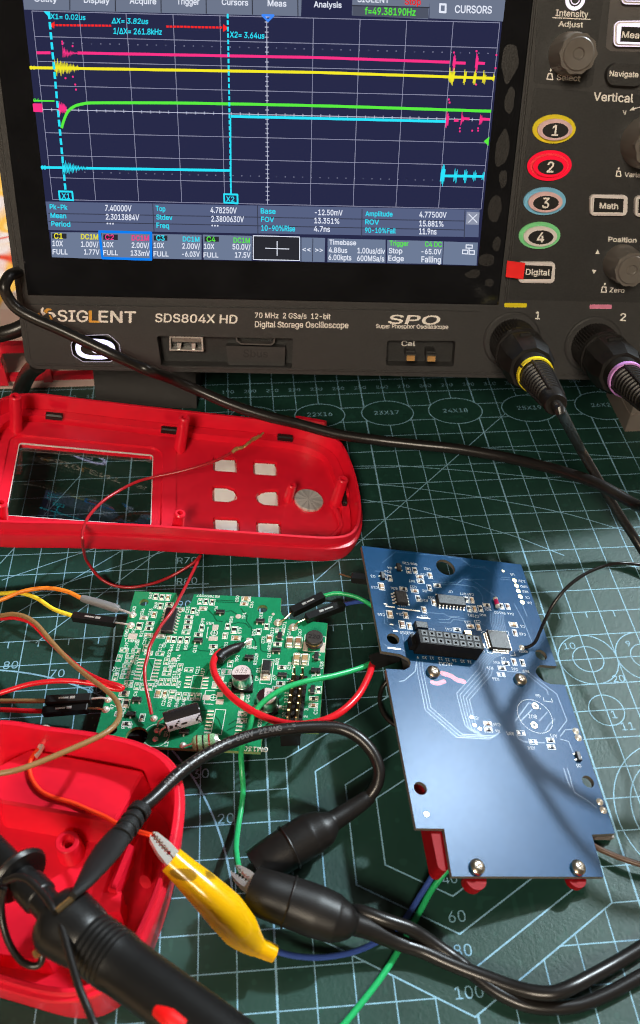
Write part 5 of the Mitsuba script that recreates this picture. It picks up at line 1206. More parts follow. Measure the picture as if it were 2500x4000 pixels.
q = package(BB, BLUE, c[0], c[1], 0, 7, 7, 1.4, 12, .5, 9.0, 'large square chip with fine legs on all four sides')
f = local(BLUE, c[0], c[1], 0, 90)
ls = []
for s in (-1, 1):
    for k in range(12):
        yy = (k - 5.5) * .5
        ls += [box(s * 3.5, yy - .11, .6, s * 3.9, yy + .11, .75), box(s * 3.85, yy - .11, .05, s * 4.0, yy + .11, .75), box(s * 3.9, yy - .13, .02, s * 4.5, yy + .13, .15)]
put(q + '__lead_row', cat(*ls), 'solder', f, smooth=False)
tag(q + '__lead_row_001', kind='stuff')
put(q + '__orientation_dot', flat(Point(-2.6, 2.6).buffer(.35), 1.43), 'cap_grey', local(BLUE, c[0], c[1]), smooth=False)
c = [(-50.83, -4.8)][0]
put(BB + '__regulator', bevel_box(4.2, 2.6, 1.6, .2), 'chip_black', local(BLUE, c[0], c[1], .05), smooth=False)
c = [(-34.31, -5.66)][0]
put(BB + '__crystal', bevel_box(2.6, 1.8, .8, .15), 'brass', local(BLUE, c[0], c[1], .05), smooth=False)
c = [(-20.22, 8.15)][0]
dk = put(BB + '__glass_diode', rod((c[0], c[1] - 1.2, .8), (c[0], c[1] + 1.2, .8), .75, 12), 'marker_red', BLUE)
put(dk + '__terminal', cat(rod((c[0], c[1] - 1.9, .8), (c[0], c[1] - 1.1, .8), .82, 12), rod((c[0], c[1] + 1.1, .8), (c[0], c[1] + 1.9, .8), .82, 12)), 'solder', BLUE)
for x, y in [(-9.55, 19.92), (-9.47, 17.55), (-9.41, 15.17), (-9.37, 12.69), (-9.32, 10.21)]:
    round_pad(BB, BLUE, x, y, .95)
for x, y in [(-40.6, -36.96), (-40.31, -39.7), (-38.75, -40.75)]:
    round_pad(BB, BLUE, x, y, .62)
round_pad(BB, BLUE, *[(-61.84, -68.02)][0], .8)
round_pad(BB, BLUE, *[(-13.02, 23.71)][0], .6)
for x, y in [(-17.27, -31.56), (-19.79, -38.43)]:
    put(BB + '__plated_hole', lathe([(.55, .0), (.62, .12), (1.1, .12), (1.2, 0)], 28), 'gold_pad', local(BLUE, x, y), smooth=30)
    put(BB + '__plated_hole', flat(Point(x, y).buffer(.58), .05), 'key_black', BLUE, smooth=False)
for p, r in (([(-5.54, -39.63)][0], 1.0), ([(-5.46, -41.97)][0], 1.05), ([(-5.62, -62.83)][0], 1.0), ([(-5.43, -65.34)][0], 1.0), ([(-15.33, -9.31)][0], .9)):
    solder_joint(BB, BLUE, p[0], p[1], r, r * .7)
for x, y in [(-50.12, -21.98), (-19.94, -22.38), (-50.55, -82.42), (-20.09, -82.39)]:
    screw(BB, BLUE, x, y)
# the two row socket
hc = [(-53.2, -11.49), (-35.39, -11.99)]
d = (np.array(hc[1]) - np.array(hc[0])) / 7
o = (np.array(hc[0]) + np.array(hc[1])) / 2 + np.array([0, -1.27])
sx, sy = 21.6, 5.2
holes = [sbox(-.42 + 2.54 * (k - 3.5), -.42 + s, .42 + 2.54 * (k - 3.5), .42 + s) for k in range(8) for s in (-1.27, 1.27)]
ring = [sbox(-.95 + 2.54 * (k - 3.5), -.95 + s, .95 + 2.54 * (k - 3.5), .95 + s) for k in range(8) for s in (-1.27, 1.27)]
body = sbox(-sx / 2, -sy / 2, sx / 2, sy / 2)
f = local(BLUE, o[0], o[1], 0, math.degrees(math.atan2(d[1], d[0])))
hs = put(BB + '__header_socket', cat(extrude(body, 0.1, 4.0), extrude(body.difference(unary_union(holes)), 4.0, 6.0), extrude(sbox(-sx / 2 - 1.4, -1.4, -sx / 2, 2.6), .1, 3.0)), 'header_black', f, smooth=False)
tag(hs, 'black socket with two rows of eight square holes')
put(hs + '__collar', extrude(unary_union(ring).difference(unary_union(holes)), 6.0, 6.12), 'chip_black', f, smooth=False)
# red marker smear and silkscreen
sm = []
for p, w in (([(-46.72, -21.94), (-45.49, -22.25), (-43.89, -22.8), (-42.42, -23.92), (-40.22, -24.42)], 1.5), ([(-51.06, -25.5), (-49.43, -25.83), (-46.95, -24.88)], 1.2)):
    sm.append(LineString(spline(p, n=5)).buffer(w / 2 * 1.2))
put(BB + '__marker_smear', flat(unary_union(sm).buffer(.25).buffer(-.25), .05), 'marker_red', BLUE, smooth=False)
BT = dict(zip(['Q4', 'C20', 'R68', 'R34', 'Q3', 'C19', 'C22', 'C25', 'R67', 'R24', 'C17', 'R3', 'R23', 'U12', 'C55', 'C54', 'C28', 'C53', 'C52', 'U7', 'R77', 'C49', 'C33', 'R1', 'C72', 'R40', 'C41', 'C16', 'C27', 'U11'], [(-57.15, 19.25), (-50.69, 22.27), (-47.7, 22.29), (-58.22, 17.51), (-63.94, 14.75), (-64.16, 10.04), (-43.06, 20.67), (-44.81, 17.88), (-50.02, 14.44), (-57.18, 10.47), (-50.04, 11.96), (-46.13, 10.73), (-46.98, 6.62), (-55.74, 3.58), (-63.64, -1.07), (-57.03, -0.18), (-48.41, -0.28), (-57.09, -7.56), (-54.75, -7.5), (-36.37, 11.54), (-31.78, 11.18), (-28.89, 11.27), (-44.23, 8.01), (-31.48, 2.14), (-29.32, 2.03), (-26.45, 2.8), (-40.76, -4.59), (-33.03, -0.98), (-29.4, -0.15), (-46.94, -5.38)]))
B2 = dict(zip(['U4', '3.3V', 'GND', 'RES', 'CK', 'DA', 'R38', 'D2', 'R41', 'C44', 'C3', 'C68', 'RXD1', 'C40', 'U9'], [(-9.75, 22.49), (-6.62, 19.91), (-6.59, 17.41), (-6.71, 15.11), (-6.67, 12.49), (-6.61, 10.19), (-23.91, 5.39), (-20.97, 4.46), (-18.73, 4.46), (-15.51, 4.45), (-12.42, -0.41), (-13.43, -3.79), (-15.4, -10.89), (-31, -12.15), (-23.65, -14.28)]))
B3 = dict(zip(['JACK2', '9', '10', '11', '12', '13', '14', '15', '16', 'C45', 'R4', 'C5', 'C61', 'R69', 'R39', 'R37', 'R36', 'Q6', 'BUZ', 'R33', 'R35', 'R71', 'Q5', '+'], [(-44.9, -18.35), (-54.12, -16.63), (-51.75, -16.58), (-49.28, -16.52), (-46.37, -16.48), (-43.94, -16.69), (-41.56, -16.8), (-38.72, -16.78), (-36.32, -16.89), (-32.79, -39.03), (-33.1, -41.19), (-39.23, -37.11), (-20.57, -18.22), (-16.73, -18.71), (-26.52, -16.14), (-29.57, -18.49), (-28.57, -22.52), (-15.08, -27.73), (-19.42, -35.44), (-29.01, -41.82), (-23.2, -46.31), (-14.2, -41.72), (-8.74, -51.47), (-15.68, -32.51)]))
bt = [plain_text(w, x, y, 1.25 if w in ('JACK2', 'BUZ') else 1.05, 180, .05, False, .9) for D in (BT, B2, B3) for w, (x, y) in D.items()]
bsilk += [ellipse(*[(-18.5, -35.23)][0], 5.9, 5.9, 60).exterior.buffer(.07)]
for q in ([(-28.82, -4.91), (-28.88, -4.58), (-27.63, -3.94)], [(-20.88, -3.26), (-18.65, -3.38), (-18.84, -4.95)], [(-28.71, -10.95), (-28.69, -12.6), (-26.92, -12.83)], [(-20.64, -12.86), (-18.79, -12.89), (-18.81, -11.37)], [(-13.36, -28.23), (-13.45, -29.47), (-10.5, -29.73), (-10.5, -28.34)]):
    bsilk.append(LineString(q).buffer(.09, cap_style='flat'))
put(BB + '__silkscreen', flat(unary_union(bsilk).intersection(bb), .045), 'silk_blue', BLUE, smooth=False)
put(BB + '__silkscreen', cat(*bt), 'silk_blue', BLUE, smooth=False)
# red frame and dark display module underneath
fr_pts = [(-51.66, -75.83), (-14.86, -75.75)]
put(BB + '__red_frame', cat(box(-60.8, -81, -7.5, -57.6, -40, -1.55), lathe([(0, -7.5), (1.7, -7.5), (1.7, -1.55), (0, -1.55)], 20).apply_translation((-59.1, -81, 0))), 'red_dull', BLUE, smooth=False)
put(BB + '__red_frame', cat(*[lathe([(0, -5.6), (2.4, -5.6), (2.8, -5), (3.0, -1.55), (0, -1.55)], 24).apply_translation((x, y - 2.2, 0)) for x, y in [(-50.55, -82.42)]]), 'red_dull', BLUE, smooth=40)
put(BB + '__red_frame', cat(*[lathe([(0, -3.9), (2.4, -3.9), (2.8, -3.3), (2.8, -1.55), (0, -1.55)], 24).apply_translation((x, y - 1.9, 0)) for x, y in [(-20.09, -82.39)]]), 'red_dull', BLUE, smooth=40)
put(BB + '__display_module', box(-57, -79, -5.5, -22, 20, -1.56), 'gasket', BLUE, smooth=False)
put(BB + '__display_module', box(-22, -79, -3.2, -12, -20, -1.56), 'gasket', BLUE, smooth=False)
jk = [(-8.56, -72.28)][0]
put(BB + '__edge_connector', box(jk[0] - 1, jk[1] - .5, -3.4, jk[0] + 5, jk[1] + 4, -1.6), 'foot_tan', BLUE, smooth=False)

# ---------------------------------------------------------------- wires and their crimp housings


def housing(key, a, b, m='black_plastic', w=2.5, window=True, up=(0, 0, 1)):
    """A single-way jumper housing from a (wire end) to b (pin end)."""
    a, b = np.array(a, float), np.array(b, float)
    t = (b - a) / np.linalg.norm(b - a)
    s = np.cross(np.array(up, float), t)
    s /= np.linalg.norm(s)
    u = np.cross(t, s)
    L = np.linalg.norm(b - a)
    F = np.eye(4)
    F[:3, 0], F[:3, 1], F[:3, 2], F[:3, 3] = s * .001, u * .001, t * .001, a * .001
    p = []
    for z, k in ((0, .25), (.25, 0), (L - .25, 0), (L, .25)):
        for x, y in ((-1, -1), (1, -1), (1, 1), (-1, 1)):
            p.append((x * (w / 2 - k), y * (w / 2 - k), z))
    h = put(key + '__housing', trimesh.convex.convex_hull(np.array(p)), m, F, smooth=False)
    if window:
        put(h + '__latch', cat(box(-.45, w / 2 - .1, L * .55, .45, w / 2 + .12, L * .66), box(-.3, w / 2 - .1, L * .3, .3, w / 2 + .05, L * .52)), 'silver', F, smooth=False)
    return h


def pin(key, pts, r=.33, m='silver'):
    return put(key + '__pin', wire(pts, r, 8, 6), m)


def cable(key, pts, r, m, label, group=None, sides=12):
    key = number(key)
    put(key + '__insulation', wire(pts, r, sides), m)
    tag(key, label, 'wire', group)
    return key


# left: four jumper wires soldered to the green board
k = cable('jumper_wire', [(-260, -85, 2), (-215, -82, 4), (-190, -76, 7)] + [(-167.76, -69.01, 9), (-159.95, -67.22, 11), (-152.09, -67.09, 12), (-144.89, -69.45, 12.5), (-139.41, -72.93, 12.5)], .72, 'orange_wire', 'orange jumper wire with a scuffed grey sleeve soldered to the green board')
ga = [(-139.61, -72.69, 12.5), (-126.99, -77.14, 11)]
put(k + '__sleeve', sweep(spline([ga[0], ((ga[0][0] + ga[1][0]) / 2, (ga[0][1] + ga[1][1]) / 2, 11.9), ga[1]], n=8), [1.1, 1.25, 1.3, 1.35, 1.3, 1.38, 1.36, 1.4, 1.42, 1.4, 1.46, 1.44, 1.5, 1.46, 1.5, 1.45, 1.2], 12), 'heat_shrink_grey')
pin(k, [ga[1]] + [(-124, -78.32, 10.6), (-122.27, -78.57, 9.4)], .42)
k = cable('jumper_wire', [(-260, -70, 2), (-215, -62, 4), (-190, -60, 6)] + [(-169.01, -64.21, 7), (-162.27, -65.97, 9), (-155.56, -69.49, 10), (-149.06, -74.5, 9.5), (-142.48, -77.38, 9)], .72, 'yellow_wire', 'yellow jumper wire with a black housing soldered to the green board')
hb = [(-142.54, -77.59, 9), (-127.86, -81.92, 10)]
housing(k, hb[0], hb[1])
pin(k, [hb[1]] + [(-125.43, -82.66, 10.2), (-122.98, -82.89, 9.6)])
k = cable('jumper_wire', [(-172.23, -77.72, 12), (-164.46, -80.6, 15), (-159.75, -81.86, 17), (-155.16, -84.11, 18), (-151.06, -87.48, 18), (-145.77, -94.4, 18), (-139.09, -102.89, 19), (-132.38, -111.06, 22), (-126.63, -118.22, 26), (-122.26, -124.63, 30), (-119.94, -130.08, 33), (-119.32, -135.65, 36), (-120.93, -139.9, 38), (-124.49, -142.93, 39), (-129.87, -146.12, 40), (-136.91, -149.84, 41), (-142.62, -152.47, 42), (-149.94, -153.36, 42)], .75, 'brown_wire', 'brown jumper wire looping from the left over the green board and the red case')
k = cable('jumper_wire', [(-171.14, -79.17, 12), (-164.63, -80.96, 14), (-159.21, -82.18, 15.5), (-153.83, -84.91, 16), (-148.14, -91.24, 16), (-140.53, -100.2, 17), (-134.22, -106.77, 18), (-128.29, -111.11, 19), (-123.97, -112.87, 19), (-122.24, -113.56, 18.5), (-122.89, -113.82, 18), (-125.21, -113.39, 18), (-129.71, -112.3, 19), (-135.68, -111.48, 20), (-141.78, -110.88, 20), (-149.52, -110.78, 19), (-155.59, -111.78, 18), (-162.99, -113.59, 17)], .78, 'red_wire', 'red jumper wire doubling back in a hairpin at the left edge of the green board')
k = cable('jumper_wire', [(-166.77, -107.05, 6), (-162.04, -107.38, 6), (-154.62, -108.53, 7), (-147.09, -109.7, 8)], .72, 'brown_wire', 'short brown jumper wire in a black housing at the lower left of the green board')
hb = [(-147.25, -109.69, 8), (-132.98, -110.87, 9.6)]
housing(k, hb[0], hb[1], 'matt_black')
pin(k, [hb[1]] + [(-130.06, -110.92, 9.8), (-128.04, -111.04, 9.2)])
k = cable('jumper_wire', [(-166.56, -109.58, 5), (-161.84, -109.9, 5), (-154.39, -111.42, 6), (-147.96, -112.36, 6.5)], .75, 'red_wire', 'short red jumper wire in a black housing just above the lower red case')
hb = [(-148.08, -112.62, 6.5), (-133.91, -113.5, 8.5)]
housing(k, hb[0], hb[1])
pin(k, [hb[1]] + [(-130.54, -114.62, 9.6), (-128.44, -115.09, 9.4)], .33, 'brass')

# thin red wire with a frayed copper end
k = cable('thin_red_wire', [(-87.87, -19.83, 28.53), (-92.13, -22.74, 28.29), (-98.7, -25.14, 27.51), (-107.13, -26.58, 26.11), (-115.56, -27.21, 24.73), (-121.94, -28.98, 24.44), (-128.02, -33.3, 24.52), (-133.51, -40.47, 25.94), (-137.01, -50.32, 28.41), (-137.43, -60.49, 31.47), (-137.06, -63.65, 31.72), (-138.68, -59.5, 22.37)] + [(-139.79, -54.7, 11), (-136.74, -55.95, 4), (-131.95, -58.16, 1.6), (-125.61, -59.3, 1.2), (-118.4, -58.37, 1.4), (-112.07, -56.15, 2), (-106.47, -54.22, 4), (-102.67, -52.91, 6), (-100.88, -52.34, 8), (-100.22, -53.13, 9.5), (-100.83, -55.96, 10.5), (-102.82, -64.51, 13), (-105.36, -74.91, 16), (-108.64, -85.03, 18), (-112.08, -91.06, 18), (-114.87, -97.19, 17), (-115.72, -101.69, 16.5), (-116.35, -105.62, 16), (-115.91, -110.49, 15.5), (-114.83, -115.41, 14.5), (-113.85, -119.9, 13)], .55, 'thin_red_wire', 'thin dark red wire looping out of the upper case down to the green board')
put(k + '__bare_strand', cat(wire([(-88.16, -20.02, 28.59), (-85.01, -17.68, 28.53), (-82.4, -15.83, 28.56), (-80.14, -13.16, 28.18), (-77.45, -10.68, 28.73)], .42, 8), wire([(-87.87, -19.28, 28.55), (-85.93, -17.85, 29.22), (-84.05, -18.09, 28.83), (-81.6, -15.43, 29.43), (-78.68, -12.04, 27.92), (-75.66, -8.9, 28.42)], .34, 8), wire([(-87.41, -20.03, 28.43), (-84.52, -16.04, 27.96), (-82.79, -18.03, 29.6), (-79.62, -12.51, 29.11), (-76.69, -10.24, 27.57)], .28, 8)), 'copper')

# right of the green board: green and dark blue wires into the board's corner pads
k = cable('jumper_wire', [(-58.41, -76.6, 12), (-54.24, -76.57, 13), (-49.11, -77.69, 13), (-44.88, -79.38, 12), (-40.07, -83.32, 11), (-33.63, -88.15, 9)], .75, 'green_wire', 'short green jumper wire running from a black housing under the blue board')
hb = [(-58.25, -76.83, 12), (-69.57, -82.57, 11.5)]
housing(k, hb[0], hb[1], w=2.7)
pin(k, [hb[1]] + [(-71.97, -85.79, 12.2), (-73.89, -86.63, 11.8)], .33, 'brass')
k = cable('jumper_wire', [(-51.76, -79.2, 10), (-47.21, -77.96, 9.5), (-41.85, -77.67, 9), (-32.47, -80.84, 8)], .75, 'blue_wire', 'dark blue jumper wire in a black housing beside the short green wire')
hb = [(-51.61, -79.43, 10), (-64.9, -85.7, 11.5)]
housing(k, hb[0], hb[1], w=2.7)
pin(k, [hb[1]] + [(-67.6, -87.73, 12.4), (-69.1, -88.86, 11.8)], .33, 'brass')
k = number('loose_pin_connector')
hb = [(-37.13, -68.73, 9), (-47.21, -65.57, 8)]
housing(k, hb[0], hb[1], w=2.7, window=False)
pin(k, [hb[1]] + [(-49.3, -64.72, 8), (-51.39, -63.75, 8)], .3, 'brass')
tag(k, 'black single pin connector with bare gold pin poking out under the blue board', 'connector')

# the thick red wire and the green wire that share a black housing at the notch of the blue board
k = cable('thick_red_wire', [(-45.51, -107.44, 15), (-47.57, -113.31, 17), (-51.75, -121.3, 19), (-56.99, -126.92, 20), (-62.53, -129.74, 20), (-69.3, -130.5, 19.5), (-75.93, -128.88, 19), (-83.27, -124.6, 18.5), (-89.61, -118.7, 18), (-93.86, -111.6, 17), (-95.33, -106.07, 16), (-94.79, -101.44, 14.5), (-93.07, -98.55, 13.5)], 1.1, 'red_wire', 'thick bright red wire curving below the capacitors of the green board')
put(k + '__heat_shrink', sweep(spline([(-93.86, -102.13, 14), (-92.75, -100.06, 13.5), (-90, -97.89, 13), (-87.96, -96.64, 12.5), (-86.72, -95.56, 12.3), (-85.72, -94.9, 12)], n=5), np.interp(np.linspace(0, 1, 26), [0, .06, .3, .6, .8, 1], [1.75, 1.9, 1.8, 1.55, 1.0, .6]), 12), 'black_rubber')
hb = [(-46.05, -107.21, 15), (-37.19, -105.24, 16.5)]
housing(k, hb[0], hb[1], 'matt_black', 3.6, False)
pin(k, [(-86.3, -95.31, 12.2), (-84.63, -93.64, 11.6), (-82.96, -92.73, 11.2)], .25)
k = cable('green_wire', [(-46.17, -106.68, 14), (-50.22, -109.41, 15.5), (-58.68, -113.25, 18), (-66.76, -115.94, 20), (-73.07, -118.14, 20.5), (-78.56, -121.03, 20), (-82.5, -124.21, 18.5), (-84.96, -129.29, 16.5), (-86.61, -131.91, 14), (-87.43, -132.74, 9), (-87.42, -135.94, 5), (-87.24, -140.38, 2.5), (-87.91, -145.4, 1.4), (-88.95, -152.11, 2.5), (-89.5, -159.69, 6), (-89.04, -165.35, 9), (-88.47, -168.48, 11)], .85, 'green_wire', 'green wire crossing over the green board down to the black clips')

# right side
k = cable('thin_black_wire', [(5.47, -99.51, 8), (7.67, -99.98, 9), (9.49, -99.72, 11), (10.46, -98.85, 15), (11.65, -97.58, 20), (14.28, -94.93, 25), (18.96, -91.62, 29), (25.37, -88.32, 31), (32.61, -86.13, 32), (38.76, -85.63, 32), (45.76, -86.07, 31)] + [(58, -97, 40), (66, -118, 46), (56, -138, 44), (47, -150, 36), (46, -165, 22), (52, -185, 8)], .55, 'cable_black', 'thin black wire arching from the blue board to the right edge')
k = cable('thin_brown_wire', [(10.31, -162.38, 1), (12.19, -165.24, 2), (16.35, -168.15, 2.5), (19.96, -170.24, 3), (23.83, -171.83, 3), (32.18, -174.04, 2)] + [(60, -172, 1.2), (110, -170, 1.2), (160, -190, 1.2)], .8, 'dark_brown_wire', 'brown wire leaving from under the lower right corner of the blue board')
k = cable('thin_black_wire', [(-39.5, -107.23, 6), (-42.01, -109.62, 4), (-43.22, -113.7, 3), (-42.38, -118.17, 2.5), (-39.58, -121.76, 2), (-35.04, -123.9, 2)], .7, 'cable_black', 'black wire loop hanging under the left edge of the blue board')
k = cable('blue_wire', [(-80.8, -187.49, 7), (-78.37, -188.2, 6), (-74.48, -188.79, 4.5), (-69.21, -188.99, 3), (-63.83, -188.56, 2), (-58.33, -187.51, 1.4), (-52.68, -185.53, 1.3), (-48.29, -183.29, 1.4), (-44.44, -180.17, 2), (-40.31, -175.45, 3), (-36.26, -171.01, 5), (-32, -165.77, 7)], .8, 'blue_wire', 'blue wire from the yellow clip curving up under the blue board')
k = cable('green_wire', [(-31.04, -168.98, 6), (-36.49, -173.66, 3), (-40.77, -179.02, 1.8), (-45.02, -184.45, 1.2), (-49.22, -189.89, 1.2), (-53.92, -195.1, 1.2), (-59.1, -200.08, 1.2), (-64.08, -204.61, 1.2), (-69.53, -208.96, 1.2)] + [(-72, -226, 1.2), (-98, -240, 1.2), (-130, -246, 1.2)], .85, 'green_wire', 'green wire running from under the blue board to the bottom edge')

# thick black cable crossing in front of the oscilloscope
left = [(-162.31, 56.17, 59.05), (-162.3, 37.16, 72.02), (-163.61, 22.67, 79.06), (-165.27, 18.06, 77.41), (-164.72, 16.85, 73.8), (-162.11, 15.38, 69.92), (-156.62, 13.87, 66.67), (-147.88, 11.08, 63.58), (-139.04, 8.15, 60.11), (-130.25, 5.22, 56.61), (-124.14, 2.17, 55.29), (-116.22, -3.82, 55.14)]
k = cable('black_cable', left + [(-110.21, 6.4, 44), (-102.79, 8.27, 38), (-87.02, 3.86, 32), (-73.31, 1.03, 28), (-62.53, 0.05, 25), (-46.78, -2.57, 21), (-30.83, -4.83, 19), (-15.21, -8.49, 19), (-0.05, -13.11, 20), (15.18, -20.76, 22), (25.88, -29.27, 25), (31.42, -34.64, 27), (41.44, -48.03, 32), (51.4, -62.32, 34)] + [(47, -80, 52), (40, -95, 64), (42, -104, 66), (48, -113, 64), (60, -121, 60), (80, -130, 50), (115, -128, 36), (150, -105, 14), (190, -70, 2.2), (250, -40, 2.2)], 2.05, 'cable_black', 'thick black cable sagging in front of the oscilloscope and across the whole bench', sides=16)
k = cable('black_cable', [(-157.31, 31.18, 54.79), (-162.38, 29.47, 54.69), (-168.13, 27.33, 53.07), (-175.21, 27.34, 51.23), (-187.92, 33.33, 46.83)], 3.0, 'cable_black', 'thick black cable end beside the left flank of the oscilloscope', sides=16)
k = cable('black_cable', [(-161.51, 22.96, 40), (-168.09, 32.91, 30), (-174.34, 42.54, 18), (-179.94, 46.64, 7), (-183.79, 38.92, 3.5), (-191.29, 26.36, 3)], 3.4, 'cable_black', 'black lead coming down from under the oscilloscope behind the red case', sides=16)

# ---------------------------------------------------------------- crocodile clips


def blob(path, a, b, n=8, sides=20):
    """A tube of elliptic section; a half widths, b half heights along the path."""
    p = spline(path, n=n)
    q = np.linspace(0, len(path) - 1, len(p))
    ra, rb = np.interp(q, np.arange(len(path)), a), np.interp(q, np.arange(len(path)), b)
    t = np.gradient(p, axis=0)
    t /= np.linalg.norm(t, axis=1, keepdims=True)
    s = np.cross(np.array([0, 0, 1.0]), t)
    s /= np.linalg.norm(s, axis=1, keepdims=True)
    u = np.cross(t, s)
    an = np.arange(sides) * 2 * np.pi / sides
    v = p[:, None] + ra[:, None, None] * np.cos(an)[None, :, None] * s[:, None] + rb[:, None, None] * np.sin(an)[None, :, None] * u[:, None]
    m = sweep(p, 1.0, sides)
    m.vertices[:len(p) * sides] = v.reshape(-1, 3)
    if m.volume < 0:
        m.invert()
    return m


def jaw(key, a, b, w, teeth=7, m='silver', open_=.25):
    """Two toothed jaws from the sleeve a to the tip b."""
    a, b = np.array(a, float), np.array(b, float)
    t = (b - a) / np.linalg.norm(b - a)
    s = np.cross(np.array([0, 0, 1.0]), t)
    s /= np.linalg.norm(s)
    u = np.cross(t, s)
    L = np.linalg.norm(b - a)
    F = np.eye(4)
    F[:3, 0], F[:3, 1], F[:3, 2], F[:3, 3] = t * .001, s * .001, -u * .001, a * .001
    for sg in (1, -1):
        top = [(0, 2.1), (L * .5, 1.9), (L * .92, 1.1), (L, .5)]
        low = []
        for k in range(teeth * 2 + 1):
            x = L - L * .72 * k / (teeth * 2)
            low.append((x, .12 + (.55 if k % 2 else 0)))
        poly = Polygon([(x, y * sg) for x, y in [(0, .4)] + top + low])
        side_l = [extrude(poly.buffer(0), z, z + .35) for z in (-w / 2, w / 2 - .35)]
        roof = []
        for (x0, y0), (x1, y1) in zip(top[:-1], top[1:]):
            q = Polygon([(x0, y0 * sg), (x1, y1 * sg), (x1, (y1 - .35) * sg), (x0, (y0 - .35) * sg)])
            roof.append(extrude(q, -w / 2 + .34, w / 2 - .34))
        ang = open_ * sg * .05
        put(key + '__jaw', cat(*side_l, *roof), m, F @ trimesh.transformations.rotation_matrix(ang, (0, 0, 1)), smooth=False)


yc = 'crocodile_clip'
COUNT[yc] = 1
P = [(-104.7, -172.17, 29), (-101.41, -174.75, 27), (-96.68, -178.42, 24), (-91.89, -182.19, 20), (-88.32, -185.41, 16), (-85.64, -187.13, 12), (-84.11, -187.65, 10), (-80.21, -188.98, 8)]
put(yc + '__sleeve', blob(P, [3.3, 3.6, 4.3, 4.9, 4.6, 3.2, 2.5, 2.2], [3.0, 3.6, 4.6, 5.2, 4.6, 3.0, 2.4, 2.2], 8, 24), 'yellow_vinyl', smooth=50)
jp = [(-103.32, -173.25, 28.6), (-109.52, -166.44, 31)]
jaw(yc, jp[0], jp[1], 3.4)
tag(yc, 'yellow sleeved crocodile clip biting a thin red wire over the red case', 'clip')
k = cable('thin_red_wire', [(-143.49, -134.47, 21.6), (-145.18, -137.19, 21), (-145.31, -140.14, 20.7), (-143.9, -143.7, 20.7), (-141.27, -146.91, 20.7), (-137.6, -149.03, 20.7), (-132.65, -150.86, 20.7), (-127.65, -153.45, 20.8), (-123.39, -155.66, 21), (-119.47, -158.8, 22.5), (-114.14, -163.07, 27), (-109.72, -166.19, 30.5)], .6, 'bright_red_wire', 'thin bright red wire lying over the raised block inside the lower case')

bc = number('crocodile_clip')
P = [(-84.18, -166.81, 7), (-81.34, -165.26, 7.5), (-74.88, -161.88, 8.5), (-68.67, -158.77, 9), (-65, -157.34, 9.5), (-62.35, -155.74, 9.5), (-57.77, -153.18, 9.5), (-52.74, -150.32, 10), (-50.95, -149.28, 10.3)]
put(bc + '__boot', blob(P, [5.4, 5.6, 5.8, 5.9, 5.0, 2.9, 2.6, 2.3, 2.0], [5.0, 5.4, 5.6, 5.4, 4.4, 2.9, 2.6, 2.3, 2.0], 8, 20), 'black_rubber', smooth=45)
put(bc + '__fold', sweep(np.array([(q[0], q[1], q[2]) for q in blob([P[2], P[3]], [6.0, 6.0], [5.75, 5.6], 2, 24).vertices[:24]] + [blob([P[2], P[3]], [6.0, 6.0], [5.75, 5.6], 2, 24).vertices[0]]), .35, 6), 'black_rubber')
tag(bc, 'black rubber boot of a clip, upper one of the crossed pair', 'clip')
bd = number('crocodile_clip')
P = [(-85.22, -174.55, 14), (-81.65, -176.26, 14), (-75.82, -178.26, 13), (-69.38, -180.67, 12), (-64.24, -182.6, 11), (-61.65, -183.37, 10.5), (-59.65, -183.66, 9.5), (-55.02, -184.81, 7.5), (-49.44, -186.88, 5), (-45.86, -188.26, 4)]
put(bd + '__boot', blob(P, [5.6, 6.0, 6.3, 6.5, 6.0, 4.8, 2.9, 2.6, 2.2, 1.9], [5.2, 5.6, 5.8, 5.8, 5.4, 4.4, 2.9, 2.6, 2.2, 1.9], 8, 20), 'black_rubber', smooth=45)
fold = blob([P[2], P[3]], [6.5, 6.6], [6.0, 6.0], 2, 24).vertices[:24]
put(bd + '__fold', sweep(np.vstack([fold, fold[:1]]), .35, 6), 'black_rubber')
jp = [(-84.22, -174.7, 14.5), (-89.65, -169.03, 12)]
jaw(bd, jp[0], jp[1], 3.2, 5, 'silver', 1.5)
tag(bd, 'black rubber boot of a clip gripping the green wire, lower of the crossed pair', 'clip')
put(bd + '__cable', wire([(-47.15, -187.79, 4.2), (-41.93, -189.47, 3), (-35.94, -192.42, 2.4), (-30.76, -194.85, 2.2), (-26.24, -196.96, 2.4), (-21.57, -199.32, 3), (-17.03, -201.28, 4), (-13.7, -202.18, 4.6), (-10.57, -202.42, 5), (-6.35, -201.44, 5), (-0.87, -199.39, 4), (7.24, -196.17, 2.6), (15.32, -192.86, 2.2), (27.12, -187.49, 2)] + [(70, -150, 2), (120, -105, 2), (185, -70, 2), (240, -60, 2)], 1.85, 14), 'cable_black')
ck = number('black_cable')
put(ck + '__insulation', wire([(-61.02, -179.13, 6), (-57.41, -180.54, 9), (-51.56, -183.05, 9), (-45.09, -184.92, 7), (-41.63, -186.38, 5), (-38.14, -188.43, 3.2), (-34.63, -190.75, 2), (-32.36, -192.65, 1.9), (-29.45, -195.83, 1.9), (-26.52, -198.6, 1.9), (-23.52, -200.87, 1.9), (-18.73, -203.36, 1.9), (-13.99, -204.6, 1.9), (-8.65, -205.01, 1.9), (-3.53, -204.64, 1.9), (3.96, -202.72, 1.9), (13.12, -199.48, 1.9), (24.08, -195.64, 1.9)] + [(75, -160, 1.9), (125, -125, 1.9), (190, -95, 1.9), (240, -90, 1.9)], 1.75, 14), 'cable_black')
tag(ck, 'black cable passing under the boot lead along the bottom right of the mat', 'wire')

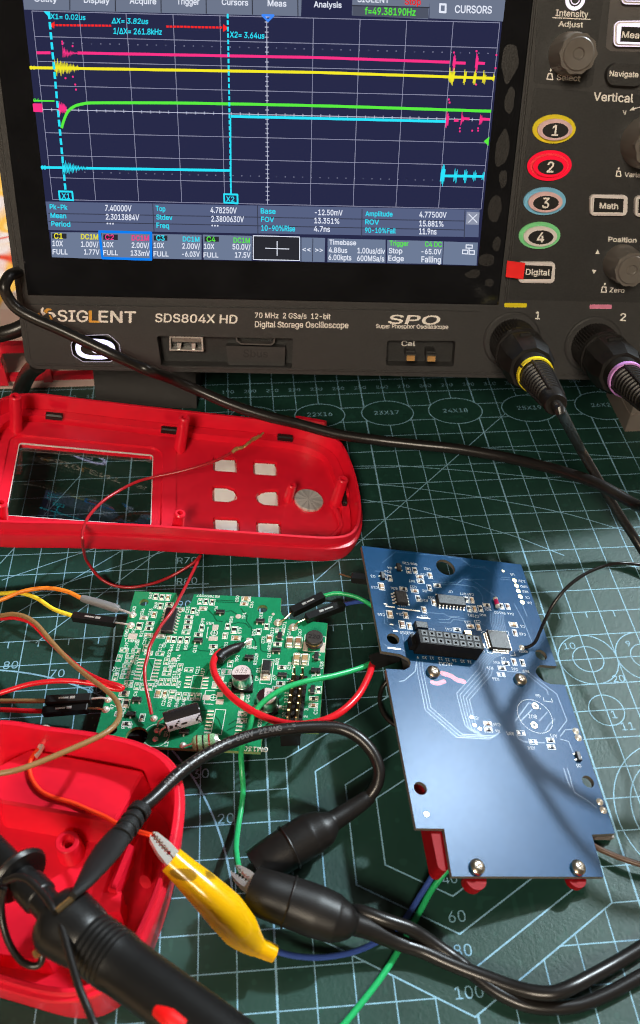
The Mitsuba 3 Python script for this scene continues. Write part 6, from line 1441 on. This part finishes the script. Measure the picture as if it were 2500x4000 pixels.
# cable print: pale dashes of lettering that follow the jacket
def cable_letters(key, text, path, r, s0, h, side=0.5, m='cable_print'):
    """Letters laid one by one on a cable's jacket, side radians round from its top."""
    p = np.asarray(path)
    d = np.r_[0, np.cumsum(np.linalg.norm(np.diff(p, axis=0), axis=1))]
    out = []
    s = s0
    for ch in text:
        if ch != ' ':
            c = np.array([np.interp(s, d, p[:, k]) for k in range(3)])
            c2 = np.array([np.interp(s + .5, d, p[:, k]) for k in range(3)])
            t = (c2 - c) / np.linalg.norm(c2 - c)
            w = np.cross(np.array([0, 0, 1.0]), t)
            w /= np.linalg.norm(w)
            u = np.cross(t, w)
            n = math.cos(side) * u - math.sin(side) * w
            e = np.cross(n, t)
            g = plain_text(ch, 0, 0, h, 0, 0, True)
            v = g.vertices
            ang = v[:, 1] / r
            pos = c + v[:, :1] * t + (r + .04) * (np.cos(ang)[:, None] * n + np.sin(ang)[:, None] * e)
            out.append(trimesh.Trimesh(pos, g.faces, process=False))
        s += h * .95
    put(key, cat(*out), m, smooth=False)


prb = [(-112.28, -160.81, 34), (-109.23, -157.61, 33), (-103.8, -150.61, 31), (-98.68, -145.37, 29), (-91.25, -139.48, 26), (-82.7, -135.49, 24), (-73.93, -133.54, 22.5), (-65.02, -132.56, 21), (-58.34, -132.92, 20), (-53.37, -135.52, 19), (-49.65, -139.57, 17), (-48.21, -143.81, 15), (-48.94, -147.06, 13), (-50.47, -148.92, 11.5), (-51.59, -149.65, 10.5)]
put(bc + '__cable', wire(prb, 1.75, 14), 'cable_black')
cable_letters(bc + '__cable_lettering', 'AWM I A FTI 105°C 600V 22AWG LF', spline(prb, n=10), 1.75, 9, 1.5, .25)

# ---------------------------------------------------------------- the black probe at the lower left
pb = 'probe'
COUNT[pb] = 1
A, B = (np.array(q) for q in [(-142.06, -174.81, 42), (-128.57, -188.65, 44)])
A0 = A - (B - A) * .8


def along(a, b, prof, n=32):
    a, b = np.array(a, float), np.array(b, float)
    t = (b - a) / np.linalg.norm(b - a)
    s = np.cross(np.array([0, 0, 1.0]), t)
    s /= np.linalg.norm(s)
    u = np.cross(t, s)
    F = np.eye(4)
    F[:3, 0], F[:3, 1], F[:3, 2], F[:3, 3] = s * .001, u * .001, t * .001, a * .001
    return lathe(prof, n), F


LB = np.linalg.norm(B - A)
m, F = along(A0, B, [(0, 0), (3.0, 0), (3.2, LB * .9), (3.4, LB * 1.8), (0, LB * 1.8)])
put(pb + '__barrel', m, 'black_plastic', F, smooth=40)
c = (A + (B - A) * .33)
m, F = along(c - (B - A) / LB * .8, c + (B - A) / LB * 1, [(2.9, 0), (6.6, .1), (7.1, .9), (6.6, 1.8), (3.2, 1.9), (2.9, 1.7)])
put(pb + '__finger_guard', m, 'black_plastic', F, smooth=50)
c = (A + (B - A) * .52)
m, F = along(c, B, [(3.2, 0), (4.0, .2), (4.0, 4.6), (3.5, 5.2), (3.2, 5.4)])
put(pb + '__collar', m, 'black_plastic', F, smooth=40)
C0, C1 = (np.array(q) for q in [(-127.89, -189.69, 44), (-88.23, -219.66, 47)])
LC = np.linalg.norm(C1 - C0)
prof = [(0, -1), (3.4, -1), (6.6, 0), (7.4, 1.5), (7.6, 3.2), (7.3, 5), (6.9, 8)]
for q in range(6):
    z = 10.5 + q * 1.35
    prof += [(6.4, z - .5), (6.1, z - .1), (6.1, z + .25), (6.4, z + .6)]
prof += [(6.0, 20), (5.9, 24), (5.8, LC), (0, LC)]
m, F = along(C0, C1, prof, 40)
put(pb + '__body', m, 'black_plastic', F, smooth=35)
put(pb + '__contact', cat(rod([(-125.76, -191.92, 52)][0], [(-122.74, -189.35, 52)][0], .7), rod([(-127.52, -191.71, 49)][0], [(-125.52, -192.66, 49)][0], .8)), 'brass')
put(pb + '__switch', blob([(-104.13, -211.97, 50), (-101.54, -213.83, 51), (-98.48, -215.87, 51)], [1.2, 1.8, 1.6], [1.2, 1.6, 1.5], 6, 14), 'tape_red', smooth=50)
tag(pb, 'black oscilloscope probe with finger guard resting across the lower red case', 'probe')
gl = 'probe_hook_lead'
put(gl + '__insulation', wire([(-138.84, -182.77, 48), (-135.61, -183, 50), (-132.85, -184.25, 50.5), (-129.71, -187.26, 50.5), (-127.01, -190.64, 51), (-125.08, -194.04, 50.5), (-122.99, -199, 51), (-121.23, -203.28, 51.5), (-119.43, -207.41, 52), (-117.25, -211.54, 52), (-115.15, -215.53, 52), (-113.18, -219.13, 50)], .82, 12), 'cable_black')
put(gl + '__loop', wire([(-139.43, -183.61, 46), (-140.31, -185.72, 43), (-140.04, -189.05, 40), (-138.44, -192.82, 38), (-135.86, -195.89, 37), (-133.46, -197.23, 37), (-131.72, -197.15, 37), (-130.95, -196.06, 38), (-131.24, -194.51, 39), (-131.92, -193.74, 40)], .8, 12), 'cable_black')
put(gl + '__tip', cat(rod([(-132.14, -195.32, 40)][0], [(-131.33, -196.44, 40)][0], .8)), 'copper')
tag(gl, 'thin black lead looped around the probe with a bare copper tip', 'wire')
gc = 'ground_clip'
put(gc + '__paddle', blob([(-122.52, -189.33, 53), (-121, -185.36, 50), (-119.61, -180.16, 46), (-118.07, -174.9, 42), (-116.34, -170.34, 39), (-115.38, -168.65, 38)], [.9, 1.9, 2.9, 3.4, 3.1, 2.6], [.8, 1.1, 1.4, 1.6, 1.7, 1.8], 8, 16), 'matt_black', smooth=45)
put(gc + '__strain_relief', cat(blob([(-115.66, -169.29, 38.3), (-114.55, -166.68, 37), (-113.17, -163.01, 35), (-112.03, -160.69, 34)], [2.3, 2.5, 2.2, 1.9], [2.1, 2.3, 2.1, 1.9], 6, 16), *[blob([q0, q1], [2.9, 2.8], [2.6, 2.5], 3, 16) for q0, q1 in (([(-115.86, -169.71, 38.4)][0], [(-115.3, -168.44, 37.8)][0]), ([(-114.84, -167.4, 37.2)][0], [(-114.33, -166.11, 36.6)][0]), ([(-113.94, -165.21, 36.2)][0], [(-113.42, -163.91, 35.5)][0]), ([(-112.93, -162.76, 35)][0], [(-112.03, -160.69, 34)][0]))]), 'matt_black', smooth=40)
tag(gc, 'flat black paddle of a ground clip pointing at the probe', 'clip')

# red storage box with a clear lid behind the oscilloscope on the left
sb = 'storage_box'
q = [(-174.43, 59.55, 0), (-192.28, 65.8, 0), (-170.25, 53.37, 0)]
put(sb + '__tray', box(-215, 62, .05, -146, 120, 5), 'clear_box', smooth=False)
put(sb + '__latch', cat(box(-199, 57.5, 5, -186, 61.5, 19), box(-199, 56, 17, -186, 61.5, 20)), 'red_plastic', smooth=False)
put(sb + '__lid_edge', cat(box(-215, 60.5, 5, -146, 64, 7.5), box(-215, 60.5, 20, -150, 64, 24), box(-171, 59, 5, -167, 63, 22), box(-150, 62, 5, -146, 66, 22)), 'red_plastic', smooth=False)
tag(sb, 'red framed clear storage box behind the oscilloscope at the left edge', 'box')
